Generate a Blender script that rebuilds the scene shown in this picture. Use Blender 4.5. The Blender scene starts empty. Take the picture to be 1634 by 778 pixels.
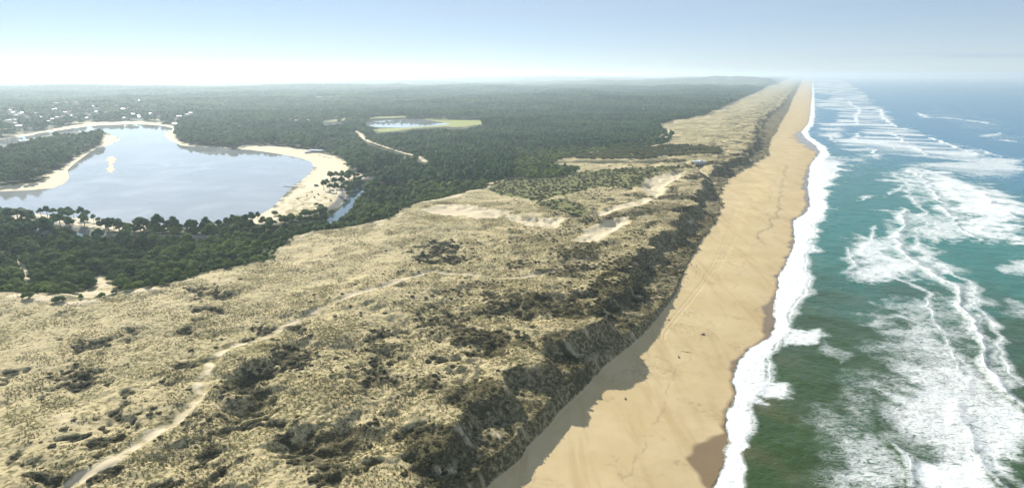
import bpy, bmesh, math, random
import numpy as np
from mathutils import Vector, Matrix
R = math.radians
random.seed(7); RNG = np.random.default_rng(7)
SC = bpy.context.scene
COL = SC.collection

# ------------------------------------------------------------------ camera
CAM_H, FPX, CX, CY, HOR = 130.0, 974.0, 817.0, 389.0, 120.0
PITCH = math.atan((CY - HOR) / FPX)
cam_d = bpy.data.cameras.new('camera'); cam = bpy.data.objects.new('camera', cam_d); COL.objects.link(cam)
cam_d.sensor_width = 36.0; cam_d.lens = 36.0 * FPX / 1634.0
cam_d.clip_start = 1.0; cam_d.clip_end = 200000.0
cam.location = (0, 0, CAM_H); cam.rotation_euler = (math.pi / 2 - PITCH, 0, 0)
SC.camera = cam

# ------------------------------------------------------------------ world, sun, exposure
SUN_AZ, SUN_EL = -32.4, 25.0            # azimuth from +Y, negative = to the left
w = bpy.data.worlds.new('World'); SC.world = w; w.use_nodes = True
nt = w.node_tree; nt.nodes.clear()
def wn(t): return nt.nodes.new(t)
sky = wn('ShaderNodeTexSky'); sky.sky_type = 'NISHITA'; sky.sun_disc = False
sky.sun_elevation = R(SUN_EL); sky.sun_rotation = R(SUN_AZ); sky.altitude = 100
sky.air_density = 0.6; sky.dust_density = 0.0; sky.ozone_density = 1.0
bg = wn('ShaderNodeBackground'); bg.inputs[1].default_value = 0.054
wo = wn('ShaderNodeOutputWorld')
# a thin bank of stratus low over the sea
tc = wn('ShaderNodeTexCoord'); sep = wn('ShaderNodeSeparateXYZ'); nt.links.new(tc.outputs['Generated'], sep.inputs[0])
mp = wn('ShaderNodeMapping'); mp.inputs['Scale'].default_value = (5, 5, 130); nt.links.new(tc.outputs['Generated'], mp.inputs[0])
nz = wn('ShaderNodeTexNoise'); nz.inputs['Scale'].default_value = 1.6; nz.inputs['Detail'].default_value = 6; nt.links.new(mp.outputs[0], nz.inputs['Vector'])
def wmap(src, a, b, c, d, smooth=True):
    m = wn('ShaderNodeMapRange'); m.interpolation_type = 'SMOOTHSTEP' if smooth else 'LINEAR'
    for i, v in zip((1, 2, 3, 4), (a, b, c, d)): m.inputs[i].default_value = v
    nt.links.new(src, m.inputs[0]); return m.outputs[0]
def wmul(a, b):
    m = wn('ShaderNodeMath'); m.operation = 'MULTIPLY'; nt.links.new(a, m.inputs[0])
    if isinstance(b, float): m.inputs[1].default_value = b
    else: nt.links.new(b, m.inputs[1])
    return m.outputs[0]
band = wmul(wmap(sep.outputs['Z'], 0.019, 0.023, 0, 1), wmap(sep.outputs['Z'], 0.025, 0.033, 1, 0))
side = wmap(sep.outputs['X'], 0.40, 0.62, 0, 1)
cl = wmul(wmul(band, side), wmap(nz.outputs['Fac'], 0.42, 0.62, 0, 1))
clf = wmul(cl, 0.6)
mx = wn('ShaderNodeMix'); mx.data_type = 'RGBA'; nt.links.new(clf, mx.inputs['Factor'])
nt.links.new(sky.outputs[0], mx.inputs['A']); mx.inputs['B'].default_value = (3.6, 4.6, 6.0, 1)
# a pale tone mixed over the whole sky, added to even out its brightness
vl = wn('ShaderNodeMix'); vl.data_type = 'RGBA'; cz = wn('ShaderNodeMapping'); cz.inputs['Scale'].default_value = (2, 2, 14); nt.links.new(tc.outputs['Generated'], cz.inputs[0])
cn_ = wn('ShaderNodeTexNoise'); cn_.inputs['Scale'].default_value = 1.2; cn_.inputs['Detail'].default_value = 5; nt.links.new(cz.outputs[0], cn_.inputs['Vector'])
nt.links.new(wmap(cn_.outputs['Fac'], 0.3, 0.7, 0.40, 0.54), vl.inputs['Factor']); nt.links.new(mx.outputs['Result'], vl.inputs['A']); vl.inputs['B'].default_value = (6.2, 7.3, 8.7, 1)
nt.links.new(vl.outputs['Result'], bg.inputs[0]); nt.links.new(bg.outputs[0], wo.inputs[0])

sun_d = bpy.data.lights.new('sun', 'SUN'); sun_d.energy = 5.0; sun_d.angle = R(0.53); sun_d.color = (1.0, 0.93, 0.80)
sun = bpy.data.objects.new('sun', sun_d); COL.objects.link(sun)
sd = Vector((math.sin(R(SUN_AZ)) * math.cos(R(SUN_EL)), math.cos(R(SUN_AZ)) * math.cos(R(SUN_EL)), math.sin(R(SUN_EL))))
sun.rotation_euler = sd.to_track_quat('Z', 'Y').to_euler(); sun.location = (-200, 300, 400)

vs = SC.view_settings; vs.view_transform = 'Standard'; vs.look = 'None'; vs.exposure = 0.88; vs.gamma = 1.0
SC.display_settings.display_device = 'sRGB'
cy = SC.cycles
cy.max_bounces = 5; cy.diffuse_bounces = 2; cy.glossy_bounces = 2; cy.transmission_bounces = 2; cy.volume_bounces = 0
cy.caustics_reflective = False; cy.caustics_refractive = False
cy.use_adaptive_sampling = True; cy.adaptive_threshold = 0.02

# ------------------------------------------------------------------ pixel (photo, 1634x778) -> ground
def P(x, y, z=0.0):
    u, v = (x - CX) / FPX, (CY - y) / FPX
    d = (u, math.cos(PITCH) + v * math.sin(PITCH), -math.sin(PITCH) + v * math.cos(PITCH))
    k = (CAM_H - z) / max(-d[2], 0.0035)
    return (d[0] * k, d[1] * k)
def PL(pts, z=0.0): return np.array([P(p[0], p[1], p[2] if len(p) > 2 else z) for p in pts])

AZ = math.atan2((1290 - CX) / FPX, math.cos(PITCH) + (CY - HOR) / FPX * math.sin(PITCH))   # bearing of the coast
CS = (math.sin(AZ), math.cos(AZ)); CT = (math.cos(AZ), -math.sin(AZ))

# ------------------------------------------------------------------ numeric helpers
_perm = RNG.permutation(512).astype(np.int32); _gr = RNG.random(512) * 2 * math.pi
_gx, _gy = np.cos(_gr).astype(np.float32), np.sin(_gr).astype(np.float32)
def perlin(x, y):
    xi = np.floor(x).astype(np.int32); yi = np.floor(y).astype(np.int32)
    xf = (x - xi).astype(np.float32); yf = (y - yi).astype(np.float32)
    u = xf * xf * xf * (xf * (xf * 6 - 15) + 10); v = yf * yf * yf * (yf * (yf * 6 - 15) + 10)
    def g(ix, iy, fx, fy):
        h = _perm[(_perm[ix & 511] + iy) & 511]; return _gx[h] * fx + _gy[h] * fy
    a = g(xi, yi, xf, yf); b = g(xi + 1, yi, xf - 1, yf); c = g(xi, yi + 1, xf, yf - 1); d = g(xi + 1, yi + 1, xf - 1, yf - 1)
    return (a + u * (b - a)) * (1 - v) + (c + u * (d - c)) * v * 1.0
def fbm(x, y, sc, octv=3, off=0.0):
    r = 0; a = 1.0; f = 1.0 / sc
    for k in range(octv):
        r = r + a * perlin(x * f + off + 17.3 * k, y * f - off * 1.7 + 9.1 * k); a *= 0.5; f *= 2.03
    return r
def sst(a, b, x):
    t = np.clip((x - a) / (b - a), 0, 1); return t * t * (3 - 2 * t)
def inside(poly, x, y):
    r = np.zeros(x.shape, bool); n = len(poly); j = n - 1
    bb = (x > poly[:, 0].min()) & (x < poly[:, 0].max()) & (y > poly[:, 1].min()) & (y < poly[:, 1].max())
    i0 = np.nonzero(bb)[0]; xs, ys = x[i0], y[i0]; c = np.zeros(xs.shape, bool)
    for i in range(n):
        xa, ya, xb, yb = poly[i, 0], poly[i, 1], poly[j, 0], poly[j, 1]
        if ya != yb:
            c ^= ((ya > ys) != (yb > ys)) & (xs < (xb - xa) * (ys - ya) / (yb - ya) + xa)
        j = i
    r[i0] = c; return r
def dist(pl, x, y, closed=False, lim=1e9):
    """distance to a polyline; beyond lim only a large number"""
    r = np.full(x.shape, lim if lim < 1e8 else 1e9, np.float32)
    bb = (x > pl[:, 0].min() - lim) & (x < pl[:, 0].max() + lim) & (y > pl[:, 1].min() - lim) & (y < pl[:, 1].max() + lim)
    i0 = np.nonzero(bb)[0]
    if not len(i0): return r
    xs, ys = x[i0].astype(np.float32), y[i0].astype(np.float32); m = np.full(xs.shape, 1e18, np.float32)
    n = len(pl)
    for i in range(n if closed else n - 1):
        a, b = pl[i], pl[(i + 1) % n]; d = b - a; L = float(d @ d) + 1e-9
        q = np.clip(((xs - a[0]) * d[0] + (ys - a[1]) * d[1]) / L, 0, 1)
        np.minimum(m, (xs - a[0] - q * d[0]) ** 2 + (ys - a[1] - q * d[1]) ** 2, out=m)
    r[i0] = np.minimum(r[i0], np.sqrt(m)); return r
def sdist(poly, x, y, lim=1e9):
    d = dist(poly, x, y, True, lim); return np.where(inside(poly, x, y), d, -d)

# ------------------------------------------------------------------ lines of the coast, traced on the photograph
E_PX = [(480, 860), (570, 815), (654, 778), (690, 728), (718, 700), (745, 672), (765, 655), (777, 626), (815, 615), (826, 588), (850, 575), (880, 552),
        (915, 530), (950, 505), (985, 472), (1005, 440), (1012, 415), (1035, 393), (1045, 380), (1077, 353), (1100, 327), (1115, 310), (1130, 288),
        (1140, 268), (1156, 255), (1175, 249), (1195, 236), (1204, 222), (1208, 205), (1214, 188), (1233, 175), (1250, 162), (1263, 146), (1268, 138), (1278, 125.5)]
L_PX = [(610, 860, 9.5), (690, 800, 9.5), (727, 768, 9.5), (757, 749, 9.5), (804, 711, 9.5), (844, 669, 9.5), (897, 614, 9.5), (954, 562, 9.5), (1004, 526, 9), (1030, 507, 8), (1074, 467, 5.5),
        (1090, 430, 5), (1103, 407, 5), (1117, 383, 5), (1137, 357, 5), (1153, 327, 5), (1149, 310, 4.6), (1156, 297, 4.6), (1163, 284, 5), (1178, 272, 6),
        (1204, 256, 6), (1225, 246, 6), (1226, 236, 5), (1230, 222, 5), (1240, 208, 5), (1248, 192, 5), (1257, 178, 5), (1265, 158, 5), (1273, 144, 5), (1281, 126.5, 5)]
W_PX = [(1110, 860), (1143, 778), (1160, 732), (1168, 706), (1160, 686), (1162, 656), (1177, 629), (1170, 609), (1178, 579), (1197, 556), (1228, 540), (1238, 519), (1236, 492),
        (1242, 460), (1243, 443), (1257, 417), (1270, 387), (1267, 373), (1266, 353), (1285, 340), (1293, 330), (1290, 303), (1290, 287), (1294, 262), (1310, 243), (1302, 233), (1285, 220), (1278, 211),
        (1289, 198), (1293, 183), (1295, 161), (1296, 139), (1296, 126.2)]
def coast(px, z):
    w_ = PL(px, z); s = w_[:, 0] * CS[0] + w_[:, 1] * CS[1]; t = w_[:, 0] * CT[0] + w_[:, 1] * CT[1]
    keep = [0]
    for i in range(1, len(s)):
        if s[i] > s[keep[-1]] + 1.0: keep.append(i)
    return s[keep], t[keep], keep
ES, ET, _ = coast(E_PX, 17); LS, LT, kL = coast(L_PX, 5); WS, WT, _ = coast(W_PX, 0)
LZ = np.array([L_PX[i][2] for i in kL], float)
def st(x, y): return x * CS[0] + y * CS[1], x * CT[0] + y * CT[1]

# ------------------------------------------------------------------ outlines inland
B_PX = [(-900, 455), (-400, 466), (0, 473), (67, 478), (110, 484), (143, 485), (200, 470), (253, 463), (287, 453), (333, 435), (383, 428), (433, 415), (447, 397), (477, 380), (507, 370), (545, 366),
        (594, 358), (631, 348), (654, 328), (690, 322), (721, 318), (744, 307), (774, 302), (784, 292), (821, 284), (877, 285), (921, 277), (928, 267), (880, 261), (930, 246),
        (983, 238), (1029, 236), (1064, 229), (1077, 219), (1060, 212), (1050, 199), (1089, 190), (1122, 185), (1139, 177), (1158, 169), (1187, 155), (1210, 146), (1225, 138), (1252, 128), (1262, 124.5)]
B_W = PL(B_PX, 14)
INL = np.vstack([B_W, [[60000, 90000], [-90000, 90000], [-90000, B_W[0, 1]]]])
LAKE_Z, CANAL_Z = 3.0, 2.6
LAKE = PL([(-420, 352), (-60, 341), (0, 339), (50, 341), (100, 347), (150, 350), (200, 355), (232, 360), (262, 363), (300, 364), (333, 364), (360, 358), (390, 351), (420, 341), (437, 331), (455, 312), (466, 301), (480, 290),
           (495, 278), (503, 267), (498, 258), (480, 252), (455, 247), (430, 243), (400, 239), (380, 238), (345, 235), (312, 234), (290, 232), (277, 226), (263, 217), (266, 209), (282, 206), (262, 201), (240, 199), (210, 198), (190, 199), (160, 200),
           (120, 204), (95, 208), (60, 213), (45, 217), (20, 219), (-60, 232), (-140, 250), (-60, 245), (0, 233), (26, 227), (62, 219), (90, 213), (140, 210), (158, 205.5), (164, 209), (176, 215), (188, 219), (191, 222), (184, 227), (170, 232), (152, 237), (136, 247), (117, 261), (106, 271), (108, 284),
           (101, 293), (82, 300), (50, 303), (0, 305), (-120, 309), (-420, 318)], LAKE_Z)
POND = PL([(584, 195), (600, 191), (640, 189.5), (680, 191), (700, 194), (720, 198), (700, 200), (672, 202), (640, 204), (600, 203), (580, 199)], 4)
POND2 = PL([(512, 195), (545, 193.5), (546, 196), (525, 199), (512, 198)], 4)
CANAL = PL([(-80, 360), (36, 364), (60, 367), (112, 375), (142, 384), (200, 388), (330, 388), (450, 374), (530, 354), (551, 336), (564, 317), (576, 302), (590, 292), (612, 282), (640, 272)], CANAL_Z)
SAND_E = PL([(372, 239), (385, 232), (430, 233), (470, 236), (505, 244), (535, 250), (557, 261), (558, 274), (590, 281), (585, 286), (560, 287), (549, 300), (556, 310), (545, 326), (515, 340), (480, 349), (440, 361), (400, 358), (380, 352), (437, 331), (480, 290), (503, 267)], 4)
HEATH = PL([(478, 312), (500, 304), (525, 312), (545, 318), (535, 330), (512, 338), (480, 347), (445, 356), (425, 356), (450, 338), (460, 325)], 4)
SAND_PEN = PL([(-200, 300), (0, 297), (50, 294), (75, 286), (80, 274), (97, 268), (118, 251), (140, 239), (160, 230), (164, 221), (168, 214), (186, 217), (194, 222), (170, 234), (118, 264), (110, 286), (90, 302), (0, 307), (-200, 313)], 4)
SAND_N = PL([(-20, 223), (40, 214), (70, 208), (110, 201), (160, 195.5), (220, 194), (250, 196), (285, 201), (285, 204), (240, 202), (190, 202), (150, 204), (60, 218), (0, 226)], 4)
SAND_P = PL([(258, 216), (268, 207), (278, 207), (283, 224), (310, 231), (345, 233), (372, 235), (370, 241), (300, 237), (272, 229)], 4)
SHORE_S = PL([(-300, 345), (0, 337), (60, 336), (230, 355), (300, 362), (232, 368), (200, 370), (140, 362), (95, 357), (60, 350), (0, 350), (-300, 356)], 4)
GOLF = [PL([(590, 207), (640, 204), (680, 202), (700, 200), (690, 197), (660, 191), (700, 191), (770, 192), (770, 196), (750, 203), (725, 205), (700, 203), (660, 206), (640, 209), (600, 211)], 5),
        PL([(512, 193), (550, 188.5), (556, 191), (515, 195)], 5), PL([(575, 190), (600, 186.5), (650, 185), (650, 187), (600, 189)], 5), PL([(500, 150.3), (545, 149.6), (550, 151.5), (505, 152.6)], 20), PL([(80, 161.5), (125, 159.6), (126, 161.2), (82, 163.5)], 14)]
SROAD = PL([(566, 208), (575, 214), (580, 222), (592, 229), (612, 235), (632, 241), (650, 246), (668, 251), (679, 259)], 5)
ROAD = PL([(-60, 345), (0, 345), (55, 344), (65, 349), (160, 374), (330, 378), (400, 368), (439, 357), (488, 345), (516, 338), (537, 326), (546, 312), (548, 300), (560, 291), (590, 283), (610, 278)], 4.5)
STRIP = PL([(862, 170), (930, 174.5), (1000, 175), (1074, 172.5)], 8)
TRAIL = PL([(60, 800), (100, 778), (170, 740), (230, 700), (290, 660), (318, 625), (322, 600), (335, 575), (360, 550), (420, 535), (480, 505), (530, 482), (600, 460), (650, 442), (690, 430)], 16)
TRAIL2 = PL([(690, 430), (760, 434), (830, 441), (890, 430)], 16)
NOTCH = PL([(159, 428), (152, 452), (147, 478)], 12)
NOTCHP = PL([(158, 424), (170, 438), (192, 457), (200, 471), (143, 487), (105, 483), (112, 463), (128, 453), (146, 450)], 11)
PATHB = PL([(860, 263, 11), (920, 264, 11), (1040, 264, 11), (1090, 262, 11), (1110, 268, 10), (1130, 279, 9), (1143, 293, 7), (1148, 306, 5.5), (1155, 325, 4.5)])
PATHZ = np.array([11, 11, 11, 11, 10, 9, 6.5, 5.0, 4.0])
THICKPATH = PL([(28, 402), (36, 424), (43, 440)], 8)
BANK = PL([(168, 251), (183, 249), (188, 254), (182, 262), (185, 272), (180, 277), (172, 276), (167, 270), (173, 262), (168, 256)], LAKE_Z)
GORSE = PL([(775, 304), (790, 290), (830, 283), (925, 276), (1000, 269), (1085, 267), (1096, 271), (1040, 279), (1022, 300), (1010, 303), (960, 300), (900, 315), (860, 323), (800, 313)], 14)
GORSE2 = PL([(850, 326), (900, 321), (942, 335), (930, 348), (880, 341)], 14)
SCRUB = PL([(890, 257), (930, 249), (985, 241), (1060, 237), (1120, 236), (1148, 240), (1150, 248), (1122, 250), (1060, 252), (1040, 258), (960, 259)], 11)
BLOW = [PL([(1022, 301), (1035, 286), (1060, 279), (1096, 274), (1090, 284), (1065, 296), (1060, 312), (1045, 320), (1032, 312)], 13),
        PL([(925, 383), (935, 366), (970, 350), (1003, 346), (1000, 356), (968, 374), (955, 388)], 15),
        PL([(800, 342), (830, 345), (870, 352), (902, 350), (885, 366), (850, 363), (815, 352)], 14),
        PL([(668, 335), (700, 330), (745, 331), (800, 340), (790, 350), (740, 346), (690, 340)], 14),
        PL([(1045, 318), (1020, 330), (960, 345), (945, 343), (1000, 326), (1030, 316)], 15)]
BLOWD = [2.6, 2.0, 2.0, 0.8, 0.6]
DARK = [(150, 545, 42, 14), (95, 600, 62, 17), (140, 586, 28, 9), (195, 645, 17, 42), (178, 695, 26, 24), (280, 592, 18, 30), (410, 590, 42, 36), (465, 562, 34, 20), (395, 630, 32, 14), (330, 700, 36, 24), (440, 683, 46, 8),
        (350, 752, 34, 14), (14, 738, 26, 34), (60, 765, 30, 14), (208, 750, 15, 24), (395, 665, 32, 9), (700, 398, 58, 17), (480, 715, 30, 10), (330, 458, 38, 13), (620, 530, 30, 10), (700, 500, 50, 14), (760, 470, 55, 10), (850, 480, 60, 12),
        (950, 480, 55, 22), (985, 440, 40, 24), (600, 580, 22, 10), (790, 545, 40, 14), (730, 575, 30, 9), (900, 500, 40, 12), (560, 760, 30, 14), (660, 700, 40, 20), (620, 760, 40, 18), (20, 600, 20, 8), (880, 545, 40, 14), (940, 420, 45, 10), (330, 500, 34, 8), (445, 520, 40, 9)]
DARK_W = []
for (px, py, rx, ry) in DARK:
    c0 = P(px, py, 16); cx_ = P(px + rx, py, 16); ca, cb = P(px, py - ry, 16), P(px, py + ry, 16)
    DARK_W.append((c0, abs(cx_[0] - c0[0]), abs(ca[1] - cb[1]) / 2))

# ------------------------------------------------------------------ the height of the land and what covers it
def land(x, y):
    x = np.asarray(x, np.float64); y = np.asarray(y, np.float64)
    rr = np.hypot(x, y); s, t = st(x, y)
    far = sst(600, 2500, rr)
    tE = np.interp(s, ES, ET); tL = np.interp(s, LS, LT); tW = np.interp(s, WS, WT); zL = np.interp(s, LS, LZ)
    g = fbm(x, y, 26, 2, 3.0)
    farj = sst(350, 800, rr) * 1.0
    tE = tE + g * (13 + 10 * farj) - 2.5
    tL = tL + fbm(x, y, 14, 2, 8.0) * (1.2 + 5 * farj); tL = np.maximum(tL, tE + 5)
    tW = np.maximum(tW + fbm(x, y, 9, 2, 21.0) * 1.4, tL + 12)
    # dune field
    near = 1 - sst(350, 900, rr)
    seaw = sst(-170, -20, t - tE)                                     # rougher towards the sea
    n1 = fbm(x, y, 75, 3, 1.0); n2 = fbm(x, y, 22, 3, 5.0); n3 = fbm(x, y, 7.5, 3, 2.0); n4 = fbm(x, y, 2.3, 2, 12.0)
    rough = 0.40 + 0.90 * seaw * sst(-0.5, 0.45, fbm(x, y, 110, 2, 31.0) + 0.15)
    rough = rough * (1 - 0.55 * np.exp(-((t - tE) / 12) ** 2))
    hummock = 1.0 - np.abs(n2) * 2.2
    D = 15.5 + 2.8 * n1 + rough * (2.9 * n2 + 1.1 * hummock - 0.6 + 0.75 * n3) + (0.14 + 0.16 * rough) * near * n4
    D = D - 0.6 * np.exp(-((t - tE + 6) / 30) ** 2) + 1.0 * np.exp(-(np.minimum(t - tE, 0) / 30) ** 2) * (1 - sst(240, 420, s))
    D = D - 3.0 * far
    dark = np.zeros_like(x)
    xw, yw = x + n2 * 15 + n3 * 7, y + fbm(x, y, 22, 3, 25.0) * 22 + n3 * 7
    for (c0, rx, ry) in DARK_W:
        q = ((xw - c0[0]) / rx) ** 2 + ((yw - c0[1]) / ry) ** 2
        dark = np.maximum(dark, np.exp(-np.clip(q, 0, 30) ** 1.5))
    dark = np.clip(dark * 1.25 + n3 * 0.5 * dark, 0, 1) * (0.35 + 0.65 * sst(-0.25, 0.15, fbm(x, y, 11, 3, 44.0)))
    D = D - 1.5 * dark
    cr = P(398, 600, 16); q = np.hypot((x - cr[0]) / 9.5, (y - cr[1]) / 13.0)
    D = D - 3.0 * (1 - sst(0.35, 1.0, q + 0.6 * n3 + 0.4 * n2)) + 1.2 * np.exp(-((q - 1.2) / 0.28) ** 2)
    bare = np.zeros_like(x)
    for pl, dep in zip(BLOW, BLOWD):
        sdp = sdist(pl, x + n3 * 6 + n2 * 6, y + n2 * 14 + n3 * 8, 60); k = sst(-7, 5, sdp + 2 * n4)
        D = D - dep * sst(-3, 9, sdp); bare = np.maximum(bare, k)
    sg = sdist(GORSE, x, y, 120); green = sst(-4, 5, sg + 5 * n3)
    sg2 = sdist(GORSE2, x, y, 60); green = np.maximum(green, sst(-3, 4, sg2 + 4 * n3))
    D = D + 3.0 * sst(-5, 30, sg) * sst(960, 1070, (x / np.maximum(y, 1) * FPX * 1.0 + CX)) - 3 * sst(0, 40, sg) * (1 - sst(960, 1070, x / np.maximum(y, 1) * FPX + CX))
    # inland
    sB = sdist(INL, x + n2 * 5, y + n2 * 5)
    hill = fbm(x * CT[0] + y * CT[1], s * 0.4, 520, 3, 4.0); hill2 = fbm(x, y, 2600, 3, 7.0)
    lk = sdist(LAKE, x, y, 500)
    I = 5.2 + 0.9 * n1 + 0.25 * n3 + np.clip(hill + 0.15, 0, 1) * (5 + 22 * sst(900, 4000, rr)) * sst(-20, -320, lk) + np.clip(hill2 + 0.38, 0, 1.3) * 84 * sst(4200, 11000, rr) + 12 * sst(1500, 6000, rr)
    near_b = np.exp(-np.maximum(sB, 0) / 60.0) * (1 - far)
    I = I + 3.0 * near_b
    k = sst(-1.0, 26 + 40 * far, sB)
    z = D * (1 - k) + I * k
    # water bodies
    z = np.where(lk > -70, np.minimum(z, LAKE_Z + 0.15 - lk * np.where(lk > 0, 0.10, 0.022) + np.where(lk < -12, (-12 - lk) * 0.06, 0)), z)
    pd = np.maximum(sdist(POND, x, y, 200), sdist(POND2, x, y, 200))
    z = np.where(pd > -40, np.minimum(z, 4.0 - pd * 0.05 + 0.05), z)
    dc = dist(CANAL, x, y, lim=60)
    z = np.where(dc < 40, np.minimum(z, CANAL_Z - 1.2 + np.maximum(dc - 6.0, 0) * 0.5), z)
    # seaward profile
    u = t - tE; wid = tL - tE; f = np.clip(u / wid, 0, 1)
    zt = zL + 0.6 * n3
    steep = 1 - sst(0, 1, np.clip(u / np.clip(7.5 + 3 * n2, 3, None), 0, 1))
    z_sc = zt + (z - zt) * (0.70 * steep + 0.30 * (1 - f)) + rough * n3 * 0.7
    fb = np.clip((t - tL) / (tW - tL), 0, 1.0)
    zb = 4.2 * (1 - fb) ** 1.15 + 0.10 * n1 * np.sin(fb * 3.14) + 0.05 * n3 * (1 - fb)
    zb = np.where(t > tW, -(t - tW) * 0.035, zb); zb = np.maximum(zb, -4)
    wd = np.clip((zL - 4.2) * 0.75 + 1.0, 1.2, None)
    z_be = zb + np.maximum(zt - zb, 0) * (1 - sst(0, 1, (t - tL) / wd))
    z = np.where(t < tE, z, np.where(t < tL, z_sc, z_be))
    beach = sst(-0.6, 0.6, t - tL - wd * 0.85)
    # the way down to the beach
    dp = dist(PATHB, x, y, lim=40); 
    pi = np.interp(s, *zip(*sorted((a * CS[0] + b * CS[1], zz) for (a, b), zz in zip(PATHB[5:], PATHZ[5:])))) if True else 0
    pin = np.where(t > np.interp(s, ES, ET) - 25, pi, 10.5)
    z = np.where((dp < 30) & (t < tL + 8), np.minimum(z, pin + np.maximum(dp - 3.2, 0) * 0.62), z)
    pth = 1 - sst(1.6, 3.4, dp + n4)
    # trails on the dune
    dt = np.minimum(dist(TRAIL, x + n3 * 1.2, y + n3 * 1.2, lim=20), dist(TRAIL2, x + n3 * 1.5, y + n3 * 1.5, lim=20) + 0.7)
    tk = (1 - sst(0.8, 4.0, dt)) * (sB < 0) * (t < tE - 3); z = z + tk * (15.0 + 2.8 * n1 + rough * 2.2 * n2 - 0.35 - z)
    trail = (1 - sst(1.0, 4.6, dt + 1.2 * n4)) * (t < tE)
    dno = -sdist(NOTCHP, x + n3 * 2, y + n3 * 4, 40)
    sbk = sst(-2, 3, sdist(BANK, x + n3 * 3, y + n2 * 6, 60)); z = np.where(sbk > 0.01, np.maximum(z, LAKE_Z - 0.8 + 1.1 * sbk), z)
    return dict(z=z, sbk=sbk, dno=dno, s=s, t=t, r=rr, tE=tE, tL=tL, tW=tW, sB=sB, lk=lk, pd=pd, dc=dc, dark=dark * (t < tL), bare=bare, green=green, beach=beach,
                path=pth, trail=trail, n1=n1, n2=n2, n3=n3, n4=n4, rough=rough, seaw=seaw, fb=fb, wd=wd)

def inland_masks(m, x, y):
    """sand, forest, golf grass, road"""
    n3 = m['n3']; sand = np.zeros_like(x)
    for pl in (SAND_E, SAND_PEN, SAND_N, SAND_P, SHORE_S):
        sand = np.maximum(sand, sst(-3, 4, sdist(pl, x + n3 * 4, y + n3 * 8, 60)))
    golf = np.zeros_like(x)
    for pl in GOLF: golf = np.maximum(golf, sst(-4, 4, sdist(pl, x + n3 * 10 + m['n2'] * 14, y + n3 * 14 + m['n2'] * 20, 60)))
    road = 1 - sst(2.4, 3.1, dist(ROAD, x, y, lim=20))
    sroad = 1 - sst(3.0, 5.5, dist(SROAD, x, y, lim=20) + n3)
    strip = 1 - sst(14, 20, dist(STRIP, x, y, lim=60))
    tp = 1 - sst(1.2, 2.4, dist(THICKPATH, x, y, lim=20))
    inl = sst(-2, 6, m['sB'])
    sand = np.maximum(np.maximum(sand, sroad), tp) * inl
    heath = sst(-6, 6, sdist(HEATH, x + n3 * 9, y + n3 * 9, 80)); sand = sand * (1 - 0.75 * heath * sst(-0.25, 0.25, m['n3'] + m['n2'] * 0.6 + 0.1))
    sand = np.maximum(sand, np.maximum(m['sbk'], (1 - sst(-1, 2, m['dno'])) * inl * np.clip(0.55 + n3 + 0.4 * m['n2'], 0.15, 0.9)))
    heath = np.maximum(heath, 1 - sst(-1, 2, m['dno']))
    sand = np.maximum(sand, inl * sst(-6, -2, m['lk']) * (m['lk'] < 3) * sst(-0.1, 0.15, m['n2']))
    return dict(heath=heath, sand=sand, golf=golf * inl, road=road * inl, strip=strip * inl, inl=inl)

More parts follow.
